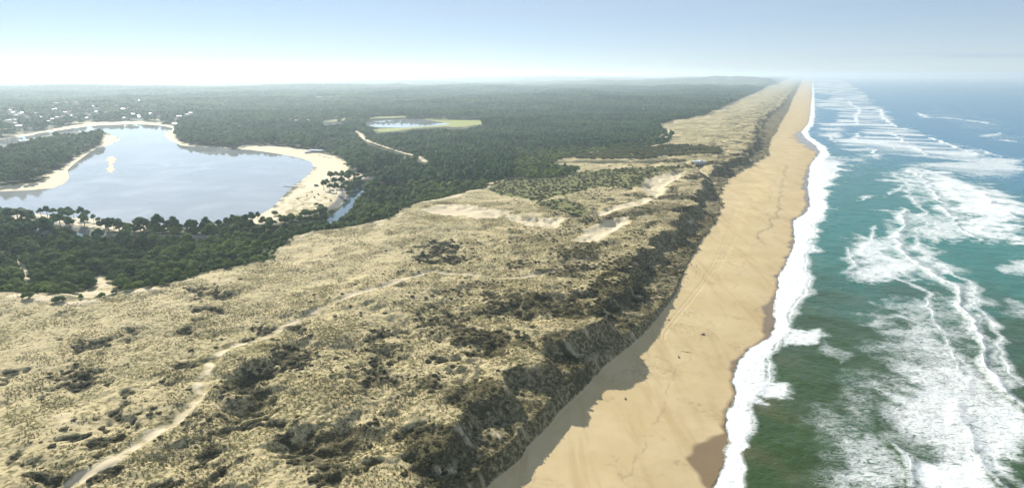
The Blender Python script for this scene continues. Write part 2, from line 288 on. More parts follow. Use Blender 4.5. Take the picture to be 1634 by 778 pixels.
# ------------------------------------------------------------------ materials
MATS = {}
def newmat(name):
    m = bpy.data.materials.new(name); m.use_nodes = True; m.node_tree.nodes.clear(); return m
class NG:
    """tiny node-graph helper"""
    def __init__(s, m): s.t = m.node_tree; s.m = m
    def n(s, ty, **kw):
        nd = s.t.nodes.new(ty)
        for k, v in kw.items(): setattr(nd, k, v)
        return nd
    def put(s, sock, v):
        if isinstance(v, bpy.types.NodeSocket): s.t.links.new(v, sock)
        elif v is not None: sock.default_value = (*v, 1) if isinstance(v, tuple) and len(v) == 3 and sock.type == 'RGBA' else v
    def math(s, op, a, b=None, clamp=False):
        nd = s.n('ShaderNodeMath', operation=op, use_clamp=clamp); s.put(nd.inputs[0], a)
        if b is not None: s.put(nd.inputs[1], b)
        return nd.outputs[0]
    def mix(s, f, a, b):
        nd = s.n('ShaderNodeMix', data_type='RGBA'); s.put(nd.inputs['Factor'], f); s.put(nd.inputs['A'], a); s.put(nd.inputs['B'], b); return nd.outputs['Result']
    def rng(s, v, a, b, c=0.0, d=1.0):
        nd = s.n('ShaderNodeMapRange', interpolation_type='SMOOTHSTEP'); s.put(nd.inputs[0], v)
        for i, q in zip((1, 2, 3, 4), (a, b, c, d)): s.put(nd.inputs[i], q)
        return nd.outputs[0]
    def noise(s, scale, detail=3.0, rough=0.5, vec=None, dist_=0.0):
        nd = s.n('ShaderNodeTexNoise'); nd.inputs['Scale'].default_value = scale; nd.inputs['Detail'].default_value = detail
        nd.inputs['Roughness'].default_value = rough; nd.inputs['Distortion'].default_value = dist_
        if vec is not None: s.put(nd.inputs['Vector'], vec)
        return nd.outputs['Fac']
    def pos(s): return s.n('ShaderNodeNewGeometry').outputs['Position']
    def attr(s, name): return s.n('ShaderNodeAttribute', attribute_name=name)
    def sepc(s, col):
        nd = s.n('ShaderNodeSeparateColor'); s.put(nd.inputs[0], col); return nd.outputs
    def bump(s, h, strength, distance, normal=None):
        nd = s.n('ShaderNodeBump'); s.put(nd.inputs['Height'], h); nd.inputs['Strength'].default_value = strength; nd.inputs['Distance'].default_value = distance
        if normal is not None: s.put(nd.inputs['Normal'], normal)
        return nd.outputs[0]
    def out(s, base, rough=0.9, normal=None, spec=0.2, **kw):
        b = s.n('ShaderNodeBsdfPrincipled'); o = s.n('ShaderNodeOutputMaterial'); s.put(b.inputs['Base Color'], base); s.put(b.inputs['Roughness'], rough)
        s.put(b.inputs['Specular IOR Level'], spec)
        for k, v in kw.items(): s.put(b.inputs[k.replace('_', ' ')], v)
        if normal is not None: s.put(b.inputs['Normal'], normal)
        s.t.links.new(b.outputs[0], o.inputs[0]); return b
def plain(name, col, rough=0.8, var=0.12, scale=2.0, spec=0.3):
    if name in MATS: return MATS[name]
    m = newmat(name); g = NG(m); n = g.noise(scale, 4, vec=g.n('ShaderNodeTexCoord').outputs['Object'])
    d = tuple(c * (1 - 2 * var) for c in col); l = tuple(min(1, c * (1 + 2 * var)) for c in col)
    g.out(g.mix(n, d, l), rough, spec=spec); MATS[name] = m; return m

def ground_material():
    m = newmat('ground'); g = NG(m); p = g.pos()
    a = g.sepc(g.attr('cover').outputs['Color']); bare, green, forest = a[0], a[1], a[2]; wet = g.attr('cover').outputs['Alpha']
    b = g.sepc(g.attr('cover_b').outputs['Color']); road, dark, beach = b[0], b[1], b[2]; golf = g.attr('cover_b').outputs['Alpha']
    nA = g.noise(0.035, 4, 0.55, p); nB = g.noise(0.22, 4, 0.6, p); nC = g.noise(1.3, 3, 0.65, p); nD = g.noise(0.6, 5, 0.7, p)
    mpb = g.n('ShaderNodeMapping'); mpb.inputs['Rotation'].default_value = (0, 0, AZ); mpb.inputs['Scale'].default_value = (1, 0.13, 1); g.put(mpb.inputs[0], p); band = g.noise(0.11, 5, 0.62, mpb.outputs[0], 0.5)
    dry = g.mix(g.rng(nA, 0.3, 0.7), (0.52, 0.41, 0.225), (0.59, 0.475, 0.28)); dry = g.mix(g.rng(nB, 0.35, 0.75, 0, 0.3), dry, (0.50, 0.37, 0.18)); dry = g.mix(g.rng(band, 0.50, 0.68, 0, 0.5), dry, (0.43, 0.315, 0.155)); dry = g.mix(beach, g.mix(g.rng(bare, 1.2, 1.8, 0.0, 0.12), g.mix(nB, (0.53, 0.45, 0.295), (0.61, 0.53, 0.375)), (0.76, 0.70, 0.59)), dry)
    mott = g.math('MULTIPLY', g.rng(g.noise(0.05, 5, 0.62, p, 0.6), 0.53, 0.66), g.rng(nD, 0.42, 0.62)); dry = g.mix(g.math('MULTIPLY', mott, g.math('MULTIPLY', beach, 0.62)), dry, (0.30, 0.225, 0.12))
    straw = g.mix(nC, (0.41, 0.345, 0.185), (0.53, 0.455, 0.27)); olive = g.mix(nC, (0.10, 0.094, 0.030), (0.20, 0.175, 0.065))
    vegn = g.math('ADD', g.rng(nD, 0.40, 0.62), g.math('ADD', g.math('MULTIPLY', g.math('SUBTRACT', nA, 0.5), 2.2), g.math('MULTIPLY', g.math('SUBTRACT', g.noise(0.012, 3, 0.5, p), 0.5), 1.8)))
    dune = g.mix(g.rng(vegn, 0.15, 1.15), straw, olive)
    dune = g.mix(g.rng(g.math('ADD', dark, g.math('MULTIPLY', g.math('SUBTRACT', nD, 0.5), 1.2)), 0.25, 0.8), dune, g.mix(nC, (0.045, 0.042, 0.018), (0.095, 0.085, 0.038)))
    dune = g.mix(g.rng(g.math('ADD', green, g.math('MULTIPLY', g.math('SUBTRACT', nD, 0.5), 0.9)), 0.3, 0.8), dune, g.mix(nB, (0.10, 0.115, 0.034), (0.20, 0.195, 0.075)))
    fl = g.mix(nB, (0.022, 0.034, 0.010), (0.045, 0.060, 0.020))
    bs = g.rng(g.math('ADD', bare, g.math('MULTIPLY', g.math('SUBTRACT', nD, 0.5), 0.5)), 0.35, 0.75)
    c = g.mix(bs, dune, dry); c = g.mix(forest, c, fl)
    c = g.mix(golf, c, g.mix(nB, (0.20, 0.24, 0.055), (0.31, 0.33, 0.09)))
    c = g.mix(road, c, g.mix(nC, (0.20, 0.195, 0.18), (0.27, 0.26, 0.24)))
    c = g.mix(wet, c, (0.22, 0.15, 0.072))
    hgt = g.math('ADD', g.math('MULTIPLY', nC, 0.35), g.math('MULTIPLY', nD, 0.65))
    smooth = g.math('SUBTRACT', 1.0, g.math('MULTIPLY', bs, 0.82))
    bm = g.bump(g.math('MULTIPLY', hgt, smooth), 0.7, 0.8)
    g.out(c, g.mix(wet, (0.92,) * 3, (0.16,) * 3), bm, spec=g.math('ADD', 0.12, g.math('MULTIPLY', wet, 0.5)))
    return m
def sea_material():
    m = newmat('sea_water'); g = NG(m); p = g.pos()
    fo = g.sepc(g.attr('foam').outputs['Color']); dens, tint, thick = fo[0], fo[1], fo[2]; depth = g.attr('foam').outputs['Alpha']
    # stretch the froth along the swell
    mp = g.n('ShaderNodeMapping'); mp.inputs['Rotation'].default_value = (0, 0, AZ * 0.25); mp.inputs['Scale'].default_value = (0.62, 1.25, 1); g.put(mp.inputs[0], p)
    n1 = g.noise(0.34, 6, 0.66, mp.outputs[0], 0.9); n2 = g.noise(0.055, 4, 0.55, p, 0.4)
    ridge = g.math('SUBTRACT', 1.0, g.math('MULTIPLY', g.math('ABSOLUTE', g.math('SUBTRACT', n1, 0.5)), 3.4))
    n3 = g.noise(0.85, 4, 0.7, mp.outputs[0], 0.5)
    lace = g.math('ADD', g.math('MULTIPLY', ridge, 0.55), g.math('ADD', g.math('MULTIPLY', n2, 0.30), g.math('MULTIPLY', n3, 0.30)))
    f = g.rng(g.math('SUBTRACT', g.math('ADD', lace, dens), 1.14), -0.08, 0.40); f = g.math('MULTIPLY', f, g.math('ADD', 0.42, g.math('MULTIPLY', dens, 0.55)))
    f = g.math('MAXIMUM', f, g.math('MULTIPLY', thick, g.rng(n3, 0.25, 0.5, 0.7, 1.0)), True)
    nb = g.noise(0.03, 4, 0.5, p)
    olive = g.mix(nb, (0.024, 0.046, 0.008), (0.040, 0.080, 0.016)); teal = g.mix(nb, (0.010, 0.130, 0.105), (0.022, 0.185, 0.150)); blue = g.mix(nb, (0.020, 0.145, 0.245), (0.030, 0.19, 0.32))
    wtr = g.mix(g.rng(tint, 0.0, 0.5), olive, teal); wtr = g.mix(g.rng(tint, 0.45, 1.0), wtr, blue)
    milky = g.math('MULTIPLY', g.rng(dens, 0.15, 0.9), 0.42); wtr = g.mix(milky, wtr, (0.20, 0.30, 0.28))
    wtr = g.mix(depth, wtr, (0.16, 0.115, 0.055))
    ch = g.math('ADD', g.noise(0.35, 5, 0.6, p, 0.3), g.math('MULTIPLY', g.noise(0.09, 3, 0.5, p), 1.5))
    bm = g.bump(ch, 0.55, 1.0); bm = g.bump(f, 0.5, 0.35, bm)
    fc = g.mix(n3, (0.66, 0.71, 0.73), (0.90, 0.91, 0.91))
    g.out(g.mix(f, wtr, fc), g.mix(f, (0.22,) * 3, (0.8,) * 3), bm, spec=g.math('SUBTRACT', 0.24, g.math('MULTIPLY', f, 0.15)))
    return m
def lake_material(name, col, bump=0.02):
    m = newmat(name); g = NG(m); p = g.pos()
    n = g.noise(0.012, 4, 0.5, p, 1.2)
    c = g.mix(g.rng(n, 0.35, 0.7), col, tuple(k * 1.25 for k in col))
    bm = g.bump(g.noise(0.8, 3, 0.5, p), bump, 0.3)
    g.out(c, g.mix(g.rng(n, 0.5, 0.62), (0.03,) * 3, (0.07,) * 3), bm, spec=0.75); return m
def leaf_material(name, dark, light, vary=0.35, trans=0.34):
    m = newmat(name); g = NG(m)
    oi = g.n('ShaderNodeObjectInfo'); rnd = oi.outputs['Random']
    n = g.noise(0.9, 3, 0.6, g.n('ShaderNodeTexCoord').outputs['Object'])
    big = g.noise(0.02, 3, 0.5, g.pos())
    f = g.math('ADD', g.math('MULTIPLY', n, 0.55), g.math('ADD', g.math('MULTIPLY', rnd, vary), g.math('ADD', g.math('MULTIPLY', g.math('SUBTRACT', big, 0.5), 0.9), g.math('MULTIPLY', g.math('SUBTRACT', g.noise(0.0035, 2, 0.5, g.pos()), 0.5), 1.1))), False)
    c = g.mix(g.rng(f, 0.15, 0.85), dark, light)
    b = g.n('ShaderNodeBsdfPrincipled'); g.put(b.inputs['Base Color'], c); b.inputs['Roughness'].default_value = 0.75; b.inputs['Specular IOR Level'].default_value = 0.18
    tr = g.n('ShaderNodeBsdfTranslucent'); g.put(tr.inputs[0], c); ms = g.n('ShaderNodeMixShader'); ms.inputs[0].default_value = trans; o = g.n('ShaderNodeOutputMaterial')
    g.t.links.new(b.outputs[0], ms.inputs[1]); g.t.links.new(tr.outputs[0], ms.inputs[2]); g.t.links.new(ms.outputs[0], o.inputs[0]); return m
def haze_material():
    m = newmat('haze'); t = m.node_tree; v = t.nodes.new('ShaderNodeVolumePrincipled'); o = t.nodes.new('ShaderNodeOutputMaterial')
    v.inputs['Color'].default_value = (0.70, 0.87, 1.0, 1); v.inputs['Density'].default_value = HAZE; v.inputs['Anisotropy'].default_value = 0.38
    t.links.new(v.outputs[0], o.inputs['Volume']); return m
HAZE = 1.05e-4

# ------------------------------------------------------------------ object helpers
def tag(o, label=None, cat=None, group=None, kind=None):
    if label: o['label'] = label
    if cat: o['category'] = cat
    if group: o['group'] = group
    if kind: o['kind'] = kind
    return o
def link(name, me, mat=None, parent=None):
    o = bpy.data.objects.new(name, me); COL.objects.link(o)
    if mat is not None and me is not None and not me.materials: me.materials.append(mat)
    if parent is not None: o.parent = parent
    return o
def empty(name, loc, rz=0.0, scale=1.0):
    o = bpy.data.objects.new(name, None); COL.objects.link(o); o.location = loc; o.rotation_euler = (0, 0, rz); o.scale = (scale,) * 3; o.empty_display_size = 0.5; return o
def from_bm(name, bm, mat, parent=None, smooth=False):
    me = bpy.data.meshes.new(name); bm.normal_update(); bm.to_mesh(me); bm.free()
    if smooth: me.polygons.foreach_set('use_smooth', [True] * len(me.polygons))
    return link(name, me, mat, parent)
def np_mesh(name, V, quads, attrs=None, smooth=True):
    me = bpy.data.meshes.new(name); nq = len(quads)
    me.vertices.add(len(V)); me.vertices.foreach_set('co', np.ascontiguousarray(V, np.float32).ravel())
    me.loops.add(nq * 4); me.loops.foreach_set('vertex_index', np.ascontiguousarray(quads, np.int32).ravel())
    me.polygons.add(nq); me.polygons.foreach_set('loop_start', np.arange(0, nq * 4, 4, dtype=np.int32))
    if smooth: me.polygons.foreach_set('use_smooth', np.ones(nq, bool))
    me.update(calc_edges=True)
    for k, a in (attrs or {}).items():
        at = me.attributes.new(k, 'FLOAT_COLOR', 'POINT'); at.data.foreach_set('color', np.ascontiguousarray(a, np.float32).ravel())
    return me
def polar(rs, th):
    rg, tg = np.meshgrid(rs, th, indexing='ij'); X = (rg * np.sin(tg)).ravel(); Y = (rg * np.cos(tg)).ravel()
    nr, nt_ = len(rs), len(th); i = np.arange(nr - 1)[:, None] * nt_ + np.arange(nt_ - 1)[None, :]
    q = np.stack([i, i + 1, i + nt_ + 1, i + nt_], -1).reshape(-1, 4)[:, ::-1]
    return X, Y, q
def compact(V, q, attrs):
    used = np.zeros(len(V), bool); used[q.ravel()] = True; idx = np.cumsum(used) - 1
    return V[used], idx[q], {k: a[used] for k, a in attrs.items()}
def radii(steps):
    r = [steps[0][0]]
    for lim, k in steps[1:]:
        while r[-1] < lim: r.append(r[-1] * (1 + k))
    return np.array(r)

# ------------------------------------------------------------------ ground sheet (shore, dunes, forest floor, hills)
rs = radii([(105, 0), (430, 0.0031), (1000, 0.0048), (3000, 0.0070), (34000, 0.0125)])
th = np.radians(np.linspace(-52, 50, 1080))
X, Y, q = polar(rs, th)
s_, t_ = st(X, Y); off = t_ - np.interp(s_, WS, WT)
q = q[off[q].min(1) < 35]
used = np.zeros(len(X), bool); used[q.ravel()] = True; idx = np.cumsum(used) - 1
X, Y, q = X[used], Y[used], idx[q]
GX, GY = X, Y
m = land(X, Y); k = inland_masks(m, X, Y)
inl = k['inl']
glade = sst(0.34, 0.46, fbm(X, Y, 150, 3, 101.0)) * sst(650, 800, m['r'])
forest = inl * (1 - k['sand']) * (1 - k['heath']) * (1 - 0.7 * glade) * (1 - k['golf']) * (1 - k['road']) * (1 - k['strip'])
# hard-sand band and wet patches above the swash
wn_ = fbm(m['s'], m['s'] * 0.31, 26, 3, 41.0)
wetw = np.clip(wn_ * 9 - 1.5, 0, 6) * (1 - sst(700, 1600, m['r']) * 0.2)
for (py0, py1, wmax) in ((700, 800, 15), (460, 545, 5), (255, 345, 7), (206, 245, 30)):
    a_ = P(1200, py1, 0)[1]; b_ = P(1200, py0, 0)[1]; sa, sb = a_ * CS[1] + P(1200, py1)[0] * CS[0], b_ * CS[1] + P(1200, py0)[0] * CS[0]
    wetw = np.maximum(wetw, wmax * np.sin(np.clip((m['s'] - sa) / (sb - sa), 0, 1) * math.pi) * (0.7 + 0.9 * wn_))
wet = sst(-1.8, 1.2, m['t'] - (m['tW'] - wetw - 1.6)) * m['beach']
wet = np.maximum(wet, 0.16 * sst(0.45, 0.95, m['fb'] + 0.25 * wn_ + 0.1 * m['n2']) * m['beach'])
wl_ = m['fb'] - 0.58 - 0.10 * wn_ - 0.03 * m['n3']; wet = np.maximum(wet, 0.42 * np.exp(-(wl_ / 0.008) ** 2) * m['beach'] * sst(0.0, 0.3, m['n2'] + 0.2) * (m['r'] < 900))
# vehicle ruts along the beach
ruts = np.zeros_like(X)
RUT = [[(1175, 330), (1165, 365), (1150, 400), (1138, 425), (1126, 442)], [(1190, 325), (1178, 365), (1160, 400), (1146, 425), (1135, 440)], [(1126, 442), (1122, 450), (1095, 485), (1070, 515), (1058, 530), (1056, 540), (1062, 545)], [(1185, 330), (1170, 372), (1152, 410), (1140, 430)], [(1114, 444), (1116, 433), (1130, 432), (1146, 440), (1150, 432)]]
for pl in RUT:
    d = dist(PL(pl, 3.2), X, Y, lim=8); ruts = np.maximum(ruts, np.exp(-((d - 0.95) / 0.42) ** 2))
m['z'] = m['z'] - 0.16 * ruts * m['beach']
# low step cut into the beach by the last high tide
BERM = PL([(1254, 268), (1247, 300), (1242, 330), (1232, 352), (1228, 362), (1211, 376), (1218, 387)], 2.2); d = dist(BERM, X, Y, lim=40)
sb_, tb_ = st(BERM[:, 0], BERM[:, 1]); o_ = np.argsort(sb_); step = sst(-0.8, 0.8, np.interp(m['s'], sb_[o_], tb_[o_]) - m['t'] + m['n4'] * 0.8 + 5 * m['n2']) * (1 - sst(12, 40, d))
m['z'] = m['z'] + 0.42 * step * m['beach'] * sst(sb_.min() - 5, sb_.min() + 10, m['s'])
veg_dune = (1 - m['beach'])
bare = np.maximum.reduce([m['bare'], m['beach'], m['trail'] * np.clip(0.62 + 0.8 * m['n3'] + 0.5 * m['n2'], 0.2, 0.9), m['path'] * 0.9, k['sand']])
bare = np.maximum(bare, 0.45 * sst(0.05, 0.4, m['n1'] + 0.3 * m['n2']) * (1 - m['seaw']) * (1 - m['dark']))
bare = np.maximum(bare, 0.7 * sst(0.32, 0.58, fbm(X, Y, 45, 3, 61.0)) * (1 - m['dark']) * (1 - forest) * (1 - 0.85 * m['seaw']))
band_b = np.exp(-((m['sB'] + 4) / 4.0) ** 2) * (m['r'] < 900); bare = np.maximum(bare, band_b * (1 - m['green']) * np.clip(0.5 + 0.9 * m['n1'] + 0.8 * m['n2'], 0, 0.9))
bandf = np.exp(-((m['sB'] + 14) / 16.0) ** 2) * sst(900, 1300, m['r']) * sst(0.0, 0.3, fbm(X, Y, 70, 2, 81.0)); bare = np.maximum(bare, bandf)
bare = bare * (1 - 0.85 * m['green'] * (m['bare'] < 0.3))
face = (m['t'] > m['tE']) & (m['t'] < m['tL'] + m['wd'] * 0.85)  # scarp face: less sand and darker cover put its shade into the colour
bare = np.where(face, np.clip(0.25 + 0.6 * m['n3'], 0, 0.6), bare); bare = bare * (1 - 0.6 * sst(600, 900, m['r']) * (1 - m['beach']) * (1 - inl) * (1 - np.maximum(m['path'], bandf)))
bare = np.where(k['sand'] > 0.5, bare * (1 + sst(0.5, 0.9, k['sand']) * (m['lk'] > -140)), bare)
cover = np.stack([bare, m['green'] * (1 - forest), forest, wet], 1)
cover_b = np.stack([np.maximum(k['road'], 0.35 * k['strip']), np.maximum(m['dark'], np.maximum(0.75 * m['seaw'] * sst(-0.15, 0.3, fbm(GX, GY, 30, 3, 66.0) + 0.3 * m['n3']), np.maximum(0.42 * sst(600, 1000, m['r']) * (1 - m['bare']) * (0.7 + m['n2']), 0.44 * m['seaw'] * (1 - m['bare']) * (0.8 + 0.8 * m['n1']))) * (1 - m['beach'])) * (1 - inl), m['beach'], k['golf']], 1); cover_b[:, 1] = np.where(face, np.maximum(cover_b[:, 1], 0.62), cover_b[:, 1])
# far woods beyond the single trees: the canopy itself is the surface
canopy = sst(5200, 6200, m['r']) * forest
m['z'] = m['z'] + canopy * (9 + 5 * fbm(X, Y, 60, 2, 91.0))
GV = np.stack([X, Y, m['z']], 1)
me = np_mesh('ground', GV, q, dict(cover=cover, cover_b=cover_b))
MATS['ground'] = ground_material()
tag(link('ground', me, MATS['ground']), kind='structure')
del X, Y, q, m, k

# ------------------------------------------------------------------ the sea
FRONTS = [  # traced breaker crests: points, height, froth width
    ([(1460, 273), (1470, 286), (1487, 303), (1513, 340), (1537, 367), (1560, 383)], 1.5, 1.0), ([(1570, 307), (1584, 322), (1603, 337), (1640, 356)], 1.5, 1.0),
    ([(1438, 332), (1443, 347), (1438, 370), (1430, 383), (1440, 403), (1457, 417), (1490, 437), (1520, 452), (1527, 477), (1547, 507), (1553, 519), (1567, 546), (1572, 576), (1597, 616), (1640, 656)], 1.7, 1.4),
    ([(1523, 642), (1525, 666), (1543, 689), (1547, 712), (1570, 749), (1595, 775)], 1.0, 0.55), ([(1430, 712), (1442, 722), (1453, 739), (1458, 780)], 0.9, 0.6), ([(1353, 397), (1360, 417), (1358, 437)], 0.8, 0.7), ([(1363, 450), (1380, 452)], 0.7, 0.9),
    ([(1404, 174), (1410, 188), (1432, 204)], 1.6, 1.0), ([(1417, 208), (1443, 226), (1467, 239), (1483, 251)], 1.6, 0.9), ([(1483, 219), (1524, 234), (1559, 247), (1574, 250)], 1.7, 1.2),
    ([(1354, 160), (1357, 167), (1373, 174), (1365, 188), (1369, 199)], 1.4, 0.9), ([(1317, 204), (1356, 204)], 1.0, 0.8), ([(1321, 215), (1332, 228)], 1, 0.8), ([(1366, 212), (1366, 221), (1375, 228)], 1, 0.8), ([(1392, 235), (1393, 253)], 0.9, 0.7),
    ([(1464, 180), (1481, 188), (1510, 188), (1551, 193), (1586, 199)], 1.4, 0.9), ([(1567, 218), (1599, 212)], 1.2, 0.7), ([(1572, 220), (1632, 227)], 1.2, 0.7), ([(1419, 310), (1440, 296), (1415, 294)], 0.8, 0.5), ([(1390, 334), (1438, 336)], 0.7, 0.6), ([(1362, 320), (1385, 312), (1412, 313)], 0.6, 0.35),
    ([(1323, 290), (1322, 278), (1318, 262)], 0.5, 0.8), ([(1340, 275), (1330, 285), (1321, 300), (1312, 330), (1310, 345), (1300, 362), (1296, 390), (1284, 425), (1288, 458), (1262, 505), (1247, 532), (1234, 566), (1205, 640), (1194, 678), (1175, 724), (1158, 778)], 0.35, 0.55)]
for dx_, dy_, base, hh in ((30, -4, 2, 0.6), (-48, 12, 2, 0.4), (40, 0, 0, 0.8), (-30, 14, 0, 0.6), (36, 4, 9, 0.9), (-34, 2, 8, 0.8), (20, -14, 7, 0.8), (-22, -20, 7, 0.8), (14, -30, 7, 0.8)):
    FRONTS.append(([(a + dx_, b + dy_) for a, b in FRONTS[base][0]][1:-1] or FRONTS[base][0], hh, 0.42))
FOAM = [  # patches of froth: outline, density
    ([(1440, 268), (1475, 262), (1540, 285), (1600, 305), (1650, 330), (1650, 392), (1590, 388), (1560, 384), (1537, 367), (1487, 303)], 0.82), ([(1408, 278), (1440, 268), (1468, 285), (1500, 322), (1480, 328), (1440, 305)], 0.78),
    ([(1442, 336), (1520, 340), (1556, 382), (1500, 386), (1448, 382)], 0.64), ([(1340, 372), (1430, 382), (1462, 420), (1500, 442), (1440, 452), (1365, 450), (1352, 400)], 0.72),
    ([(1432, 384), (1490, 390), (1510, 415), (1550, 435), (1500, 438), (1460, 415)], 0.64), ([(1520, 450), (1570, 462), (1585, 490), (1570, 520), (1555, 520), (1530, 480)], 0.70), ([(1565, 545), (1610, 550), (1620, 590), (1600, 612), (1578, 580)], 0.55),
    ([(1380, 520), (1440, 470), (1530, 470), (1556, 530), (1580, 590), (1650, 665), (1650, 790), (1440, 790), (1420, 700), (1390, 640)], 0.58), ([(1390, 640), (1440, 575), (1560, 560), (1650, 670), (1650, 790), (1470, 790), (1455, 735)], 0.66),
    ([(1460, 740), (1500, 722), (1545, 712), (1575, 760), (1600, 790), (1460, 790)], 0.80), ([(1528, 640), (1600, 625), (1650, 670), (1650, 790), (1605, 790), (1570, 745), (1548, 700)], 0.74),
    ([(1290, 650), (1390, 560), (1420, 700), (1450, 740), (1450, 790), (1300, 790)], 0.44), ([(1330, 690), (1400, 680), (1455, 740), (1455, 790), (1320, 790)], 0.54), ([(1250, 519), (1290, 522), (1322, 535), (1290, 552), (1240, 560)], 0.72), ([(1300, 540), (1360, 560), (1340, 580), (1300, 560)], 0.45),
    ([(1190, 600), (1250, 605), (1270, 630), (1230, 645), (1195, 655)], 0.74), ([(1294, 127), (1345, 127), (1385, 150), (1410, 172), (1440, 200), (1490, 216), (1580, 246), (1575, 254), (1480, 256), (1400, 256), (1345, 240), (1300, 215), (1296, 160)], 0.66),
    ([(1410, 262), (1500, 250), (1650, 250), (1650, 280), (1570, 288), (1480, 268)], 0.62), ([(1290, 262), (1300, 240), (1330, 250), (1400, 250), (1345, 268), (1325, 290), (1310, 330), (1302, 355), (1290, 330)], 0.80), ([(1590, 420), (1650, 410), (1650, 440), (1610, 440)], 0.6), ([(1590, 470), (1650, 480), (1650, 510), (1600, 500)], 0.5),
    ([(1460, 178), (1500, 172), (1600, 190), (1650, 215), (1650, 232), (1560, 225), (1500, 192)], 0.36), ([(1300, 345), (1340, 340), (1380, 350), (1350, 372), (1300, 372)], 0.22), ([(1300, 460), (1400, 455), (1500, 480), (1400, 520), (1300, 510)], 0.24)]
CLEAR = [([(1303, 172), (1340, 176), (1335, 196), (1306, 196)], 0.30), ([(1300, 148), (1330, 152), (1320, 160), (1298, 158)], 0.3), ([(1345, 205), (1380, 206), (1378, 220), (1335, 222)], 0.40), ([(1400, 245), (1470, 250), (1560, 258), (1420, 262)], 0.35), ([(1375, 158), (1420, 165), (1400, 170)], 0.5)]
rs = radii([(120, 0), (420, 0.0034), (1200, 0.0052), (3500, 0.0085), (34000, 0.016)])
th = np.radians(np.linspace(2, 52, 620)); X, Y, q = polar(rs, th)
s_, t_ = st(X, Y); off = t_ - np.interp(s_, WS, WT)
q = q[off[q].max(1) > -6]
used = np.zeros(len(X), bool); used[q.ravel()] = True; idx = np.cumsum(used) - 1; X, Y, q = X[used], Y[used], idx[q]
s_, t_ = st(X, Y); rr = np.hypot(X, Y); tW = np.interp(s_, WS, WT); off = t_ - tW
wl = np.clip(rr / 400, 0.6, 6)
n1 = fbm(X, Y, 30, 3, 5.0); n2 = fbm(X, Y, 8, 3, 9.0); jx, jy = X + n1 * 5 * np.minimum(wl, 2.5) + n2 * 1.6, Y + fbm(X, Y, 30, 3, 15.0) * 6 * np.minimum(wl, 2.5) + n2 * 2
z = np.zeros_like(X); dens = np.zeros_like(X); thick = np.zeros_like(X)
for pl, de in FOAM:
    wpl = PL(pl); sz = np.sqrt((np.ptp(wpl[:, 0]) * np.ptp(wpl[:, 1]))); e = min(max(4.0, sz * 0.17), 34.0)
    sdp = sdist(wpl, jx + n1 * e * 0.8, jy + n2 * e, e * 2 + 5); dens = np.maximum(dens, min(0.95, de + 0.05) * sst(-e, e, sdp))
for pl, de in CLEAR:
    sdp = sdist(PL(pl), jx, jy, 200); dens = dens * (1 - (1 - de) * sst(-8, 20, sdp))
for pl, hh, fw in FRONTS:
    wpl = PL(pl); lim = 14 * 6
    d = dist(wpl, jx, jy, lim=lim); dl = np.minimum(np.hypot(jx - wpl[0, 0], jy - wpl[0, 1]), np.hypot(jx - wpl[-1, 0], jy - wpl[-1, 1])); cw = fw * np.clip(rr * 0.0030, 0.7, 8) * np.clip(1 + 1.5 * fbm(X, Y, 22, 3, 88.0) + 0.6 * n2, 0.15, 2.2) * sst(0, 20 + rr * 0.01, dl + 4)
    z = z + 0.5 * hh * np.exp(-(d / (2.0 + rr * 0.002)) ** 2) * np.clip(1 + 1.2 * n1, 0.3, 1.5)
    # feather froth seaward of the crest
    thick = np.maximum(thick, 1 - sst(cw * 0.4, cw * 1.25, d + n2 * cw * 1.2)); dens = np.maximum(dens, 0.62 * (1 - sst(cw, cw * 6.0 + 3, d)))
# swash along the sand
SWL = [(1345, 262), (1330, 285), (1321, 300), (1312, 330), (1310, 345), (1300, 362), (1296, 390), (1284, 425), (1288, 458), (1262, 505), (1247, 532), (1236, 566), (1215, 600), (1207, 640), (1194, 678), (1175, 724), (1158, 778), (1130, 860)]
sdp = sdist(PL(W_PX[:-6] + SWL), jx, jy, 40); dens = np.maximum(dens, 0.82 * sst(-3, 3, sdp + 2 * n2)); swz = sst(-1, 2, sdp)
thick = np.maximum(thick, 0.62 * swz * sst(-0.08, 0.3, fbm(X, Y, 6, 4, 71.0)))
sw_w = 6.5 + 6 * fbm(s_, s_ * 0.3, 60, 2, 3.0) + np.where(rr > 600, 8, 0); edge = off + n2 * 1.6
shore = sst(-1.0, 0.3, edge) * (1 - sst(sw_w * 0.75, sw_w * 1.25, edge + n1 * 4)); dens = np.maximum(dens, shore * 0.97)
thick = np.maximum(thick, shore * sst(0.0, 0.25, fbm(X, Y, 5, 3, 71.0) + 0.22) * 0.9)
dens = np.maximum(dens, 0.16 + 0.16 * n1 + 0.10 * sst(900, 300, off) * n2)
caps = sst(0.42, 0.62, fbm(s_ * 0.5, t_, 48, 3, 55.0)) * sst(500, 1500, rr); dens = np.maximum(dens, caps * 0.36)
gap = fbm(t_ * 0.4, s_, 70, 3, 19.0); fars = sst(800, 1500, rr); dens = np.where(off > 14, dens * (1 - fars * (1 - np.clip(0.80 + 1.0 * gap, 0.15, 1.0))), dens)
calm = sst(0, 25, off)
swell = np.sin(t_ / 26.0 + 1.5 * fbm(X, Y, 240, 2, 2.0) + 0.0012 * s_)
z = z + calm * (0.42 * swell * (1 - sst(2500, 6000, rr)) + 0.35 * fbm(X, Y, 13, 3, 6.0) + 0.16 * n2 * (1 - sst(600, 1200, rr)))
z = np.where(off < 12, np.clip(z, -0.1, 0.35) + 0.04, z)
